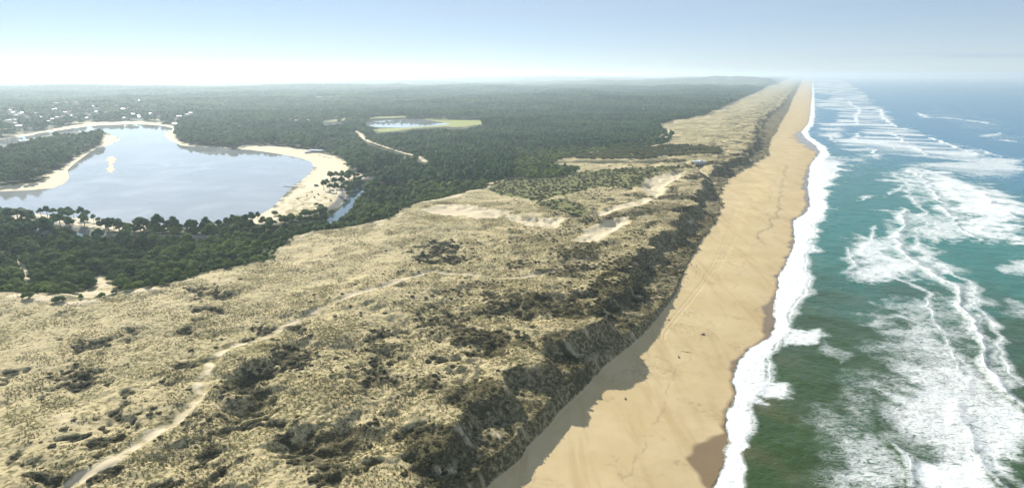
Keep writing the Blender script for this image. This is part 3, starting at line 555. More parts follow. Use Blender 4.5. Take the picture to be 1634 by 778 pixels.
# water colour: sandy green over the bar close by, teal, then blue offshore and up the coast
tint = np.clip(0.50 * sst(230, 640, s_) + 0.50 * sst(520, 1700, s_ + 0.9 * (off - 120)) + 0.16 * sst(130, 300, off) + 0.12 * n1, 0, 1)
shal = (1 - sst(0.5, 7, off)) * 0.75 + 0.28 * (1 - sst(5, 40, off)) * sst(0, 0.4, n1) * (1 - sst(400, 700, rr))
foam = np.stack([np.clip(dens, 0, 1), tint, np.clip(thick, 0, 1), np.clip(shal, 0, 1)], 1)
me = np_mesh('sea', np.stack([X, Y, z], 1), q, dict(foam=foam)); MATS['sea'] = sea_material()
tag(link('sea', me, MATS['sea']), kind='structure')
del X, Y, q

# ------------------------------------------------------------------ still water: lake, pond, canal
def water_sheet(name, polys, z, mat, grow=0.0):
    bm = bmesh.new()
    for pl in polys:
        c = pl.mean(0); vs_ = [bm.verts.new((p[0], p[1], z)) for p in pl]; f = bm.faces.new(vs_)
        if f.calc_area() and True:
            f.normal_update()
            if f.normal.z < 0: f.normal_flip()
    bmesh.ops.triangulate(bm, faces=bm.faces[:]); return tag(from_bm(name, bm, mat), kind='structure')
def ribbon(pl, wd):
    d = np.gradient(pl, axis=0); d /= np.linalg.norm(d, axis=1)[:, None]; n = np.stack([-d[:, 1], d[:, 0]], 1); return np.vstack([pl + n * wd, (pl - n * wd)[::-1]])
MATS['lake'] = lake_material('lake_water', (0.30, 0.315, 0.325)); MATS['canal'] = lake_material('canal_water', (0.05, 0.085, 0.10))
water_sheet('lake', [LAKE], LAKE_Z, MATS['lake']); water_sheet('pond', [POND, POND2], 4.0, MATS['lake']); water_sheet('canal', [ribbon(CANAL, 7.5)], CANAL_Z, MATS['canal'])

# ------------------------------------------------------------------ the hazy air
bm = bmesh.new(); bmesh.ops.create_cube(bm, size=1.0)
for v in bm.verts: v.co = Vector((v.co.x * 76000, v.co.y * 76000, -8 + (v.co.z + 0.5) * 190))
tag(from_bm('haze', bm, haze_material()), kind='stuff', label='pale sea haze in the air over coast and forest', cat='haze')

# ------------------------------------------------------------------ foliage
M_MAQ = leaf_material('thicket_leaves', (0.038, 0.084, 0.010), (0.200, 0.275, 0.034)); M_PINE = leaf_material('pine_needles', (0.028, 0.092, 0.026), (0.120, 0.225, 0.062))
M_SCR = leaf_material('dune_scrub_leaves', (0.042, 0.042, 0.013), (0.125, 0.112, 0.040)); M_GRS = leaf_material('marram_blades', (0.085, 0.076, 0.024), (0.38, 0.32, 0.14), 0.7)
M_BRI = leaf_material('bright_leaves', (0.07, 0.12, 0.015), (0.17, 0.22, 0.03)); M_BARK = plain('bark', (0.12, 0.085, 0.06), 0.9)
M_GOR = leaf_material('gorse_leaves', (0.10, 0.11, 0.035), (0.22, 0.215, 0.085))
def crown_mesh(name, mat, seed, lobes, leaf, per, core=0.95):
    """lobes: (x, y, z, rx, rz). Many small leaf faces around rough cores."""
    rnd = random.Random(seed); bm = bmesh.new()
    for (lx, ly, lz, rx, rz) in lobes:
        r = bmesh.ops.create_icosphere(bm, subdivisions=1, radius=1.0)
        for v in r['verts']:
            k_ = core * (0.85 + 0.3 * rnd.random()); v.co = Vector((lx + v.co.x * rx * k_, ly + v.co.y * rx * k_, lz + v.co.z * rz * k_))
        for i in range(per):
            zc = rnd.uniform(-0.55, 1.0); a = rnd.uniform(0, 2 * math.pi); h = math.sqrt(max(0, 1 - zc * zc)); n = Vector((h * math.cos(a), h * math.sin(a), zc))
            k_ = rnd.uniform(0.90, 1.12); c = Vector((lx + n.x * rx * k_, ly + n.y * rx * k_, lz + n.z * rz * k_))
            n2_ = (n + Vector((rnd.gauss(0, .28), rnd.gauss(0, .28), rnd.gauss(0, .28) + 0.1))).normalized()
            u = n2_.orthogonal().normalized(); u.rotate(Matrix.Rotation(rnd.uniform(0, 6.28), 3, n2_)); v_ = n2_.cross(u); sz = leaf * rnd.uniform(0.6, 1.3)
            bm.faces.new([bm.verts.new(c + u * sz), bm.verts.new(c + v_ * sz * 0.55 + n2_ * sz * 0.15), bm.verts.new(c - u * sz * 0.8), bm.verts.new(c - v_ * sz * 0.55)])
    me = bpy.data.meshes.new(name); bm.to_mesh(me); bm.free(); me.materials.append(mat); return me
def trunk_mesh(name, h, r, limbs, seed):
    rnd = random.Random(seed); bm = bmesh.new()
    def tube(a, b, ra, rb, n=6):
        a, b = Vector(a), Vector(b); d = (b - a).normalized(); u = d.orthogonal().normalized(); v = d.cross(u); ring = []
        for c, rr_ in ((a, ra), (b, rb)): ring.append([bm.verts.new(c + (u * math.cos(i * 2 * math.pi / n) + v * math.sin(i * 2 * math.pi / n)) * rr_) for i in range(n)])
        for i in range(n): bm.faces.new([ring[0][i], ring[0][(i + 1) % n], ring[1][(i + 1) % n], ring[1][i]])
    bend = (rnd.uniform(-.3, .3), rnd.uniform(-.3, .3), h * 0.5); tube((0, 0, -0.8), bend, r * 1.25, r * 0.85); tube(bend, (0, 0, h), r * 0.85, r * 0.4)
    for i in range(limbs):
        a = rnd.uniform(0, 6.28); z0 = h * rnd.uniform(0.5, 0.9); tube((bend[0] * .5, bend[1] * .5, z0), (math.cos(a) * h * .28, math.sin(a) * h * .28, z0 + h * 0.22), r * 0.4, r * 0.12, 5)
    me = bpy.data.meshes.new(name); bm.to_mesh(me); bm.free(); me.materials.append(M_BARK); return me
def rlobes(seed, n, R_, z0, z1, rmin, rmax, flat=0.8):
    rnd = random.Random(seed); out = []
    for i in range(n):
        a = i * 2.4 + rnd.uniform(-.5, .5); d = R_ * math.sqrt((i + 0.2) / n); zz = z0 + (z1 - z0) * (1 - (d / R_) ** 2 * 0.8) * rnd.uniform(0.75, 1.05); r_ = rnd.uniform(rmin, rmax)
        out.append((math.cos(a) * d, math.sin(a) * d, zz, r_, r_ * flat))
    return out
MAQ = [(crown_mesh('thicket_crown', M_MAQ, 10 + i, rlobes(20 + i, 7, 2.0, 1.2, 3.2 + 0.5 * i, 1.1, 1.9), 0.34, 80), trunk_mesh('thicket_trunk', 2.6, 0.16, 3, i)) for i in range(4)]
PINE = [(crown_mesh('pine_crown', M_PINE, 40 + i, rlobes(50 + i, 8, 2.2, 4.6, 7.4 + 0.5 * i, 0.95, 1.6, 0.85), 0.36, 70), trunk_mesh('pine_trunk', 6.6, 0.22, 4, 9 + i)) for i in range(4)]
CONE = [(crown_mesh('plantation_crown', M_PINE, 140 + i, [(0, 0, 4.2, 1.9, 1.7), (.3, .2, 6.0, 1.5, 1.7), (-.2, .1, 7.7, 1.05, 1.6), (.7, -.6, 4.9, 1.2, 1.2), (-.8, .5, 5.2, 1.1, 1.2)], 0.36, 75), trunk_mesh('plantation_trunk', 6.6, 0.2, 3, 19 + i)) for i in range(3)]
SCRUBM = [crown_mesh('scrub_crown', M_SCR, 70 + i, rlobes(80 + i, 6, 1.0, 0.25, 0.75, 0.45, 0.75, 0.7), 0.20, 40) for i in range(3)]
GORSEM = [crown_mesh('gorse_crown', M_GOR, 90 + i, rlobes(95 + i, 6, 1.2, 0.25, 0.8, 0.55, 0.85, 0.65), 0.22, 40) for i in range(2)]
def tuft_mesh(seed):
    rnd = random.Random(seed); bm = bmesh.new()
    for i in range(15):
        a = rnd.uniform(0, 6.28); l = rnd.uniform(0.35, 0.75); h = rnd.uniform(0.18, 0.42); o = Vector((rnd.gauss(0, .12), rnd.gauss(0, .12), -0.05)); d = Vector((math.cos(a), math.sin(a), 0)); s_w = Vector((-d.y, d.x, 0)) * 0.085
        a1, a2 = bm.verts.new(o - s_w), bm.verts.new(o + s_w); b1, b2 = bm.verts.new(o + d * l * .5 + Vector((0, 0, h * .8)) + s_w * .8), bm.verts.new(o + d * l * .5 + Vector((0, 0, h * .8)) - s_w * .8); c = bm.verts.new(o + d * l + Vector((0, 0, h)))
        bm.faces.new([a1, a2, b1, b2]); bm.faces.new([b2, b1, c])
    me = bpy.data.meshes.new('tuft'); bm.to_mesh(me); bm.free(); me.materials.append(M_GRS); return me
TUFT = [tuft_mesh(200 + i) for i in range(3)]

def scatter(name, pts, scl, rot, idx, protos, label, cat):
    """one object of uncountable plants: instances of the plant meshes on its points"""
    me = bpy.data.meshes.new(name); me.vertices.add(len(pts)); me.vertices.foreach_set('co', np.ascontiguousarray(pts, np.float32).ravel())
    def at(nm, ty, arr, key='value'):
        a = me.attributes.new(nm, ty, 'POINT'); a.data.foreach_set(key, np.ascontiguousarray(arr).ravel())
    at('scl', 'FLOAT_VECTOR', scl.astype(np.float32), 'vector'); at('rot', 'FLOAT_VECTOR', np.stack([0 * rot, 0 * rot, rot], 1).astype(np.float32), 'vector'); at('kind_index', 'INT', idx.astype(np.int32))
    o = link(name, me); ng = bpy.data.node_groups.new(name + '_nodes', 'GeometryNodeTree')
    ng.interface.new_socket('Geometry', in_out='INPUT', socket_type='NodeSocketGeometry'); ng.interface.new_socket('Geometry', in_out='OUTPUT', socket_type='NodeSocketGeometry')
    N = ng.nodes; gi = N.new('NodeGroupInput'); go = N.new('NodeGroupOutput'); jn = N.new('GeometryNodeJoinGeometry')
    def na(nm, ty):
        a = N.new('GeometryNodeInputNamedAttribute'); a.data_type = ty; a.inputs['Name'].default_value = nm; return a.outputs['Attribute']
    sc_, ro_, ki_ = na('scl', 'FLOAT_VECTOR'), na('rot', 'FLOAT_VECTOR'), na('kind_index', 'INT')
    er = N.new('FunctionNodeEulerToRotation'); ng.links.new(ro_, er.inputs[0])
    m2p = N.new('GeometryNodeMeshToPoints'); ng.links.new(gi.outputs[0], m2p.inputs[0])
    for i, pr in enumerate(protos):
        po = bpy.data.objects.new(pr.name, pr)
        oi = N.new('GeometryNodeObjectInfo'); oi.transform_space = 'ORIGINAL'; oi.inputs['Object'].default_value = po; oi.inputs['As Instance'].default_value = True
        cp = N.new('FunctionNodeCompare'); cp.data_type = 'INT'; cp.operation = 'EQUAL'; ng.links.new(ki_, cp.inputs[2]); cp.inputs[3].default_value = i
        ip = N.new('GeometryNodeInstanceOnPoints'); ng.links.new(m2p.outputs[0], ip.inputs['Points']); ng.links.new(cp.outputs[0], ip.inputs['Selection']); ng.links.new(oi.outputs['Geometry'], ip.inputs['Instance'])
        ng.links.new(er.outputs[0], ip.inputs['Rotation']); ng.links.new(sc_, ip.inputs['Scale']); ng.links.new(ip.outputs[0], jn.inputs[0])
    ng.links.new(jn.outputs[0], go.inputs[0]); md = o.modifiers.new('plants', 'NODES'); md.node_group = ng
    return tag(o, label, cat, kind='stuff')

HOUSES = [(17, 182), (27, 183), (36, 184), (28, 187), (8, 194), (14, 193), (23, 192), (17, 197), (26, 198), (30, 202), (49, 205), (83, 190), (92, 188.5), (99, 187.5), (79, 195), (105, 183), (113, 182), (114, 186), (140, 190), (142, 185),
          (158, 179), (131, 174), (164, 171), (195, 171), (198, 179), (204, 178), (213, 185), (199, 190), (280, 190.5), (286, 187), (298, 186), (254, 187.5), (279, 197), (217, 166), (224, 166), (231, 166), (238, 166.5), (245, 167.5), (389, 169), (397, 171), (465, 191), (474, 192), (491, 192)]
def in_view(x, y, mar=0.06):
    u = x / np.maximum(y, 1) ; return (np.abs(u) < 0.87 + mar) & (y > 60)
def jgrid(x0, x1, y0, y1, sp, jit=0.85):
    gx, gy = np.meshgrid(np.arange(x0, x1, sp), np.arange(y0, y1, sp)); gx = gx.ravel() + (RNG.random(gx.size) - .5) * sp * jit; gy = gy.ravel() + (RNG.random(gy.size) - .5) * sp * jit
    v = in_view(gx, gy); return gx[v], gy[v]

def wood_points(sp, r0, r1):
    x, y = jgrid(-1.0 * r1, 0.75 * r1, 250, r1, sp); r = np.hypot(x, y); kq = (r >= r0) & (r < r1); x, y = x[kq], y[kq]
    s, t = st(x, y); kq = t < np.interp(s, ES, ET) - 5; x, y = x[kq], y[kq]
    m = land(x, y); k = inland_masks(m, x, y)
    ok = (m['sB'] > 1.5) & (m['lk'] < -3) & (m['pd'] < -2) & (m['dc'] > 8.0) & (k['sand'] < 0.35) & (k['golf'] < 0.4) & (k['road'] < 0.05) & (k['strip'] < 0.2)
    ok &= dist(ROAD, x, y, lim=20) > 4.0
    ok &= RNG.random(len(x)) > 0.85 * sst(0.34, 0.46, fbm(x, y, 150, 3, 101.0)) * sst(650, 800, m['r'])
    ok &= (m['dno'] > 0.5) & (k['heath'] < 0.2)
    for (hx, hy, hr) in CLEARINGS:
        ok &= np.hypot(x - hx, y - hy) > hr
    f = {kk: vv[ok] for kk, vv in m.items()}; return x[ok], y[ok], f
_hr = random.Random(5)
HOUSES += [(px, _hr.uniform(173, 190 - 0.02 * abs(px - 120)), ) for px in (4, 21, 33, 44, 58, 66, 75, 88, 97, 108, 121, 127, 136, 149, 153, 170, 178, 186, 206, 222, 240, 262, 305, 318, 332, 345)]
CLEARINGS = [(*P(a, b, 10), 11) for a, b in HOUSES] + [(*P(504, 241, 6), 26), (*P(490, 244, 5), 10)]
xs, ys, ms = [], [], []
for sp, r0, r1 in ((5.8, 300, 640), (6.6, 640, 1150), (8.5, 1150, 2200), (14, 2200, 3600), (23, 3600, 6400)):
    a, b, c = wood_points(sp, r0, r1); xs.append(a); ys.append(b); ms.append((c['z'], c['sB'], c['lk'], np.full(len(a), sp), c['r'], c['n1'], c['n2']))
wx, wy = np.concatenate(xs), np.concatenate(ys); wz, wsB, wlk, wsp, wr, wn1, wn2 = [np.concatenate(v) for v in zip(*ms)]
# which kind stands where: rounded thicket close behind the dune, pines beyond
sx = wx / wy * FPX * 1.0 + CX
maq_p = np.clip(1.25 - np.maximum(wsB, 0) / 190.0, 0, 1) * (1 - sst(900, 1500, wr)) ; maq_p = np.where((wlk > -420) & (wy > 700) & (wx < 0), 0, maq_p)
is_maq = RNG.random(len(wx)) < sst(0.25, 0.75, maq_p)
stand = sst(-0.2, 0.3, fbm(wx, wy, 260, 2, 13.0)); plant = (~is_maq) & (wx > -120) & (RNG.random(len(wx)) < 0.25 + 0.7 * stand) & (wr > 700)
kindi = np.where(is_maq, RNG.integers(0, 4, len(wx)), np.where(plant, 8 + RNG.integers(0, 3, len(wx)), 4 + RNG.integers(0, 4, len(wx))))
hsh = _perm[(_perm[(np.floor(wx / 420 + 0.4 * wn1).astype(int)) & 511] + np.floor(wy / 210 + 0.5 * wn1).astype(int)) & 511] / 511.0
sh_ = np.where((wr > 950) & (wx > -350), 0.55 + 0.65 * hsh, 1.0)
sz = np.clip(wsp / 4.9, 0.85, 3.6) * (0.62 + 0.8 * RNG.random(len(wx)) ** 1.6) * np.where(is_maq, np.clip(0.50 + wsB / 55, 0.50, 1.05), 1.0) * (1 + 0.35 * wn2)
szz = np.clip(sz, 0.5, 1.65) * np.where(is_maq, 1.0, 1 + 0.35 * wn1) * sh_
top = np.where(is_maq, 4.6, 9.4) * szz; keep = np.ones(len(wx), bool)        # open ground towards the sea, so that clearings are seen over the trees
for fr_ in (0.4, 0.7, 1.0):
    kx = (CAM_H - 4.5) / (CAM_H - wz - top * fr_); ax, ay = wx * kx, wy * kx
    for pl in [POND, POND2] + GOLF: keep &= ~inside(pl, ax, ay)
    keep &= ~(inside(LAKE, ax, ay) & (wy > 600))
    keep &= (dist(SROAD, ax, ay, lim=20) > 5.5) & (dist(CANAL[8:12], ax, ay, lim=20) > 6.5) & (dist(STRIP, ax, ay, lim=60) > 14) & (dist(ROAD[7:13], ax, ay, lim=20) > 2.5) & (dist(THICKPATH, ax, ay, lim=20) > 1.6)
for (hx, hy, hr) in CLEARINGS:
    L_ = math.hypot(hx, hy); al = (wx * hx + wy * hy) / L_ - L_; ac = np.abs(wx * hy - wy * hx) / L_; keep &= ~((al < 0) & (al > -160) & (ac < hr * 0.8) & (wz + top > 7.0 - al * 122 / L_))
wx, wy, wz, wsB, wlk, wsp, wr, wn1, wn2, is_maq, kindi, sz, szz = [v[keep] for v in (wx, wy, wz, wsB, wlk, wsp, wr, wn1, wn2, is_maq, kindi, sz, szz)]
WS3 = np.stack([sz, sz, szz], 1); rotz = RNG.random(len(wx)) * 6.283; WPT = np.stack([wx, wy, wz - 0.15], 1)
PROTO = [c for c, _ in MAQ] + [c for c, _ in PINE] + [c for c, _ in CONE]; TRK = [t for _, t in MAQ] + [t for _, t in PINE] + [t for _, t in CONE]
fr = np.abs(wx / wy * FPX) < 830                                    # inside the frame
size_px = sz / wr
single = np.zeros(len(wx), bool)
def tree(name, kind_i, loc, rz, scl, label, cat, group=None, crown=None):
    e = empty(name, loc, rz); e.scale = scl
    c = link('crown', crown or PROTO[kind_i], None, e); t = link('trunk', TRK[kind_i], None, e)
    return tag(e, label, cat, group)
def where(i):
    x_, y_ = float(wx[i]), float(wy[i]); one = (np.array([x_]), np.array([y_]))
    if is_maq[i]:
        if dist(NOTCH, *one)[0] < 24: return 'rounded dark green tree beside the sandy gap in the dune crest', 'thicket trees beside the sandy gap'
        if dist(THICKPATH, *one)[0] < 14: return 'rounded dark green tree beside the sandy footpath through the thicket', 'thicket trees beside the footpath'
        if wsB[i] < 16: return 'rounded dark green tree at the foot of the dune crest', 'thicket trees at the foot of the dune'
        if dist(CANAL, *one)[0] < 20: return 'rounded dark green tree leaning over the narrow canal', 'thicket trees along the canal'
        return 'rounded dark green tree deep in the thicket between dune and canal', 'thicket trees between dune and canal'
    if dist(CANAL, *one)[0] < 26: return 'blue green pine tree on the bank of the narrow canal', 'pines along the canal'
    if dist(ROAD, *one)[0] < 22: return 'blue green pine tree beside the grey lakeside road', 'pines along the road'
    if wlk[i] > -40: return 'blue green pine tree close to the lake shore', 'pines on the lake shore'
    return 'blue green pine tree standing inside the wood inland of the dunes', 'pines inside the wood'
for sel, nm in ((is_maq, 'thicket_tree'), (~is_maq, 'pine_tree')):
    c_ = np.nonzero(sel & fr)[0]; c_ = c_[np.argsort(-size_px[c_])][:285]; single[c_] = True
    for i in c_:
        lab, grp = where(i); tree(nm, int(kindi[i]), tuple(WPT[i]), float(rotz[i]), tuple(WS3[i]), lab, 'tree', grp)
kq = ~single
scatter('woodland', WPT[kq], WS3[kq], rotz[kq], kindi[kq], PROTO, 'continuous dark green pine wood reaching inland to the horizon', 'forest')

# scrub strip, gorse, dune scrub and marram
x, y = jgrid(-300, 420, 140, 1100, 2.6); s, t = st(x, y); kq = (t < np.interp(s, LS, LT) + 2); x, y = x[kq], y[kq]; m = land(x, y)
nn = fbm(x, y, 9, 3, 77.0); rnd_ = RNG.random(len(x))
gor = (m['green'] > 0.55) & (m['bare'] < 0.3) & (rnd_ < 0.26)
scr = (inside(SCRUB, x + 6 * m['n3'], y + 10 * m['n3'] + 10 * nn)) & (nn + 0.5 * m['n2'] > -0.05)
scatter('gorse_cover', np.stack([x, y, m['z'] - 0.1], 1)[gor | scr], np.repeat(np.where(scr, 1.7, 0.95)[gor | scr][:, None] * (0.6 + 0.7 * RNG.random((gor | scr).sum()))[:, None], 3, 1), RNG.random((gor | scr).sum()) * 6.28, RNG.integers(0, 2, (gor | scr).sum()), GORSEM, 'low green gorse and heather covering the hollow in the dunes', 'ground cover')
dk = (m['sB'] < 0) & (m['beach'] < 0.1) & (m['bare'] < 0.3) & (m['trail'] < 0.3) & (m['path'] < 0.2) & (rnd_ < np.clip(0.85 * m['dark'] + 0.75 * m['seaw'] * sst(-0.1, 0.3, fbm(x, y, 30, 3, 66.0) + 0.3 * nn) + 0.02 * sst(0.1, 0.4, nn), 0, 1)) & (m['r'] < 900)
sc1 = (0.35 + 0.75 * RNG.random(dk.sum()) ** 1.5) * (0.75 + 0.35 * m['dark'][dk])
scatter('dune_scrub', np.stack([x, y, m['z'] - 0.08], 1)[dk], np.stack([sc1 * 1.25, sc1 * 1.25, sc1 * 0.75], 1), RNG.random(dk.sum()) * 6.28, RNG.integers(0, 3, dk.sum()), SCRUBM, 'dark olive scrub patches growing in the hollows of the dune', 'ground cover')
x, y = jgrid(-330, 330, 130, 560, 0.88, 1.0); s, t = st(x, y); kq = (t < np.interp(s, LS, LT) + 1); x, y = x[kq], y[kq]
m = land(x, y); rnd_ = RNG.random(len(x)); nn = fbm(x, y, 12, 3, 33.0); na_ = fbm(x, y, 40, 2, 34.0)
kq = (m['sB'] < 1) & (m['beach'] < 0.1) & (m['bare'] < 0.25) & (m['trail'] < 0.25) & (m['path'] < 0.2) & (m['green'] < 0.5) & (rnd_ < np.clip(0.28 + 1.25 * nn + 1.0 * na_ + 0.22 * m['seaw'], 0.04, 0.92))
sc1 = 0.42 + 0.55 * RNG.random(kq.sum())
scatter('marram_grass', np.stack([x, y, m['z']], 1)[kq], np.repeat(sc1[:, None], 3, 1), RNG.random(kq.sum()) * 6.28, RNG.integers(0, 3, kq.sum()), TUFT, 'straw coloured marram grass tufts covering the sand dune', 'grass')
print('woods', len(wx), 'marram', kq.sum(), 'scrub', dk.sum())

# ------------------------------------------------------------------ single trees and bushes that stand apart
def gz(x, y): return float(land(np.array([x]), np.array([y]))['z'][0])
def at(px, py, zg=4.0, dz=0.0):
    for _ in range(3):
        x, y = P(px, py, zg); zg = gz(x, y)
    return (x, y, zg + dz)
def lone(px, py, ki, sc, label, group=None, z0=4.0, name='pine_tree', crown=None, hz=None):
    l = at(px, py, z0, -0.1); tree(name, ki, l, random.uniform(0, 6.28), (sc, sc, hz or sc), label, 'bush' if 'bush' in name else 'tree', group, crown)
for px, py, sc in ((66, 346, 1.0), (76, 346, 1.15), (86, 346, 1.1), (100, 346, 1.2), (110, 347, 1.35), (118, 348, 1.0), (131, 350, 1.3), (140, 351, 1.2), (150, 354, 0.8), (158, 357, 0.8), (170, 362, 1.0), (182, 366, 1.1), (190, 367, 1.3), (200, 366, 0.8), (220, 368, 1.2), (231, 369, 1.35), (243, 368, 1.15), (263, 369, 0.8),
                   (275, 370, 0.9), (288, 371, 1.0), (300, 371, 1.0), (312, 372, 1.25), (324, 371, 1.0), (338, 368, 1.0), (350, 366, 1.1), (362, 363, 1.1), (378, 362, 1.1), (392, 360, 1.2), (404, 356, 1.1), (412, 352, 0.9)):
    lone(px, py, 4 + random.randrange(4), sc * 0.95, 'dark pine tree standing on the sandy south shore of the lake', 'pines on the sandy south shore')
for px, py in ((522, 300), (528, 290), (537, 288), (547, 290), (556, 293), (527, 306), (537, 309), (547, 308), (534, 299), (545, 299), (553, 303), (517, 303)):
    lone(px, py, 4 + random.randrange(4), random.uniform(1.15, 1.6), 'dark pine of the isolated clump on the lake beach beside the canal', 'isolated pine clump on the lake beach')
for px, py in ((439, 344), (430, 354), (420, 357), (447, 348), (512, 331), (505, 329)):
    lone(px, py, random.randrange(4), random.uniform(0.7, 1.15), 'small dark bush on the grassy ground between lake and road', 'bushes between lake and road', name='lakeside_bush')
for px, py in ((498, 307), (508, 311), (520, 316), (490, 313), (502, 316), (528, 321), (475, 318)):
    lone(px, py, random.randrange(4), random.uniform(0.28, 0.42), 'tiny low bush on the lake sand near the jetty', 'tiny bushes on the lake sand', name='lakeside_bush')
BRI = crown_mesh('bright_crown', M_BRI, 401, rlobes(402, 8, 2.3, 1.2, 2.6, 1.0, 1.5), 0.3, 80)
lone(46, 476, 0, 1.0, 'bright yellow green bush at the landward foot of the dune', name='dune_bush', crown=BRI, z0=11)
lone(95, 481, 1, 1.15, 'dark low bush alone on the sand beside the bright green bush', name='dune_bush', z0=13, hz=0.7)
lone(154, 477, 2, 0.95, 'grey olive bush in the sandy gap of the dune crest', name='dune_bush', z0=12, hz=0.6, crown=SCRUBM[0].copy())
for px, py in ((800, 312), (852, 308), (868, 301)):
    lone(px, py, 1, 0.42, 'pale isolated bush in the green hollow of the dunes', 'pale bushes in the green hollow', name='dune_bush', z0=12)

# ------------------------------------------------------------------ buildings
def box(bm, c, d):
    r = bmesh.ops.create_cube(bm, size=1.0)
    for v in r['verts']: v.co = Vector((c[0] + v.co.x * d[0], c[1] + v.co.y * d[1], c[2] + v.co.z * d[2]))
def boxo(name, c, d, mat, parent, bev=0.0):
    bm = bmesh.new(); box(bm, c, d)
    if bev: bmesh.ops.bevel(bm, geom=bm.edges[:], offset=bev, segments=2, affect='EDGES')
    return from_bm(name, bm, mat, parent)
M_WALL = plain('white_render', (0.74, 0.71, 0.66), 0.85); M_TILE = plain('terracotta', (0.42, 0.20, 0.11), 0.8, 0.2, 6); M_PALE = plain('pale_roof', (0.80, 0.79, 0.77), 0.45, 0.08, 1.0); M_GLASS = plain('window_glass', (0.05, 0.07, 0.09), 0.08, 0.1, 1, 0.6)
M_WOOD = plain('weathered_wood', (0.22, 0.17, 0.12), 0.85, 0.25, 3); M_BLUE = plain('blue_grey_roof', (0.36, 0.45, 0.54), 0.4, 0.08); M_DARK = plain('dark_paint', (0.03, 0.035, 0.045), 0.35, 0.1, 1, 0.5); M_STEEL = plain('galvanised_steel', (0.35, 0.36, 0.37), 0.5); M_RED = plain('red_paint', (0.55, 0.06, 0.04), 0.4)
M_RUBBER = plain('tyre_rubber', (0.02, 0.02, 0.02), 0.9); M_NAVY = plain('navy_paint', (0.03, 0.05, 0.11), 0.3, 0.05, 1, 0.5); M_WPAINT = plain('white_paint', (0.78, 0.78, 0.76), 0.35, 0.03, 1, 0.5)
def wall_gable(L_, W_, h, rh):
    bm = bmesh.new(); pr = [(-W_ / 2, 0), (W_ / 2, 0), (W_ / 2, h), (0, h + rh), (-W_ / 2, h)]
    a = [bm.verts.new((-L_ / 2, y, z)) for y, z in pr]; b = [bm.verts.new((L_ / 2, y, z)) for y, z in pr]; bm.faces.new(a[::-1]); bm.faces.new(b)
    for i in range(5): bm.faces.new([a[i], a[(i + 1) % 5], b[(i + 1) % 5], b[i]])
    return bm
def roof_gable(L_, W_, h, rh, ov=0.5, th=0.22):
    bm = bmesh.new(); sl = rh / (W_ / 2); e = W_ / 2 + ov
    pr = [(-e, h - ov * sl + 0.03), (0, h + rh + 0.03), (e, h - ov * sl + 0.03), (e, h - ov * sl + th), (0, h + rh + th + 0.03), (-e, h - ov * sl + th)]
    a = [bm.verts.new((-L_ / 2 - ov, y, z)) for y, z in pr]; b = [bm.verts.new((L_ / 2 + ov, y, z)) for y, z in pr]
    for q_ in ((0, 1, 4, 5), (1, 2, 3, 4)): bm.faces.new([a[i] for i in q_][::-1]); bm.faces.new([b[i] for i in q_])
    for i in range(6): bm.faces.new([a[i], a[(i + 1) % 6], b[(i + 1) % 6], b[i]])
    return bm
def house(name, loc, rz, L_, W_, h, roofmat, label, group=None, nw=3, cat='house'):
    rk = 0.10 if roofmat is M_PALE else 0.2
    e = empty(name, loc, rz); from_bm('wall', wall_gable(L_, W_, h, W_ * rk), M_WALL, e); r_ = from_bm('roof', roof_gable(L_, W_, h, W_ * rk), roofmat, e)
    boxo('chimney', (L_ * 0.28, W_ * 0.14, h + W_ * rk + 0.4), (0.6, 0.6, 1.3), M_WALL, r_)
    for sy in (-1, 1):
        for i in range(nw):
            x_ = (i + 0.5) / nw * L_ - L_ / 2
            if sy < 0 and i == nw // 2: boxo('door', (x_, sy * W_ / 2, 1.05), (1.0, 0.12, 2.1), M_WOOD, e)
            else: boxo('window', (x_, sy * W_ / 2, h * 0.58), (1.2, 0.10, 1.2), M_GLASS, e)
    return tag(e, label, cat, group)
for i, (px, py) in enumerate(HOUSES):
    x_, y_ = P(px, py, 10); l = (x_, y_, gz(x_, y_) - 0.2)
    if 33 <= i <= 37: house('terraced_house', l, 0.15, 9.5, 8, 5.5, M_PALE, 'pale house in the short row deep in the woods beyond the lake', 'row of houses in the woods'); continue
    if i == 11: pass
    pale = i % 3 != 1
    grp = ('north of the lake' if i < 33 or i > 42 else 'near the pond')
    house('village_house', l, random.choice((0.1, 0.5, -0.4, 1.3)), random.uniform(9, 15), random.uniform(7, 9.5), random.uniform(5.0, 7.5), M_PALE if pale else M_TILE,
          ('white house with a pale roof among the trees ' if pale else 'white house with a red tiled roof among the trees ') + grp, ('pale roofed houses ' if pale else 'red roofed houses ') + grp)
# long hall on the north shore
x_, y_ = P(219, 189, 8); house('long_hall', (x_, y_, gz(x_, y_) - 0.2), 0.22, 36, 9, 4, M_PALE, 'long low hall with a pale roof behind the north beach of the lake', nw=8, cat='building')
# waterfront block with arcade
x_, y_ = P(8, 213, 5); e = empty('waterfront_block', (x_, y_, gz(x_, y_)), 0.12)
bm = bmesh.new(); box(bm, (0, 3, 4.2), (44, 7, 8.4)); from_bm('wall', bm, M_WALL, e); from_bm('roof', roof_gable(44, 11.5, 8.4, 2.2), M_TILE, e); boxo('balcony', (0, -1.6, 4.4), (44, 2.2, 0.3), M_WALL, e)
for i in range(9): boxo('column', (-21.5 + i * 5.375, -2.4, 4.2), (0.7, 0.7, 8.3), M_WALL, e)
for j in range(2):
    for i in range(8): boxo('window', (-18.8 + i * 5.375, -0.5, 1.5 + j * 4.6), (3.2, 0.12, 2.6), M_GLASS, e)
tag(e, 'waterfront block with columns and red roof at the lake outlet', 'building')
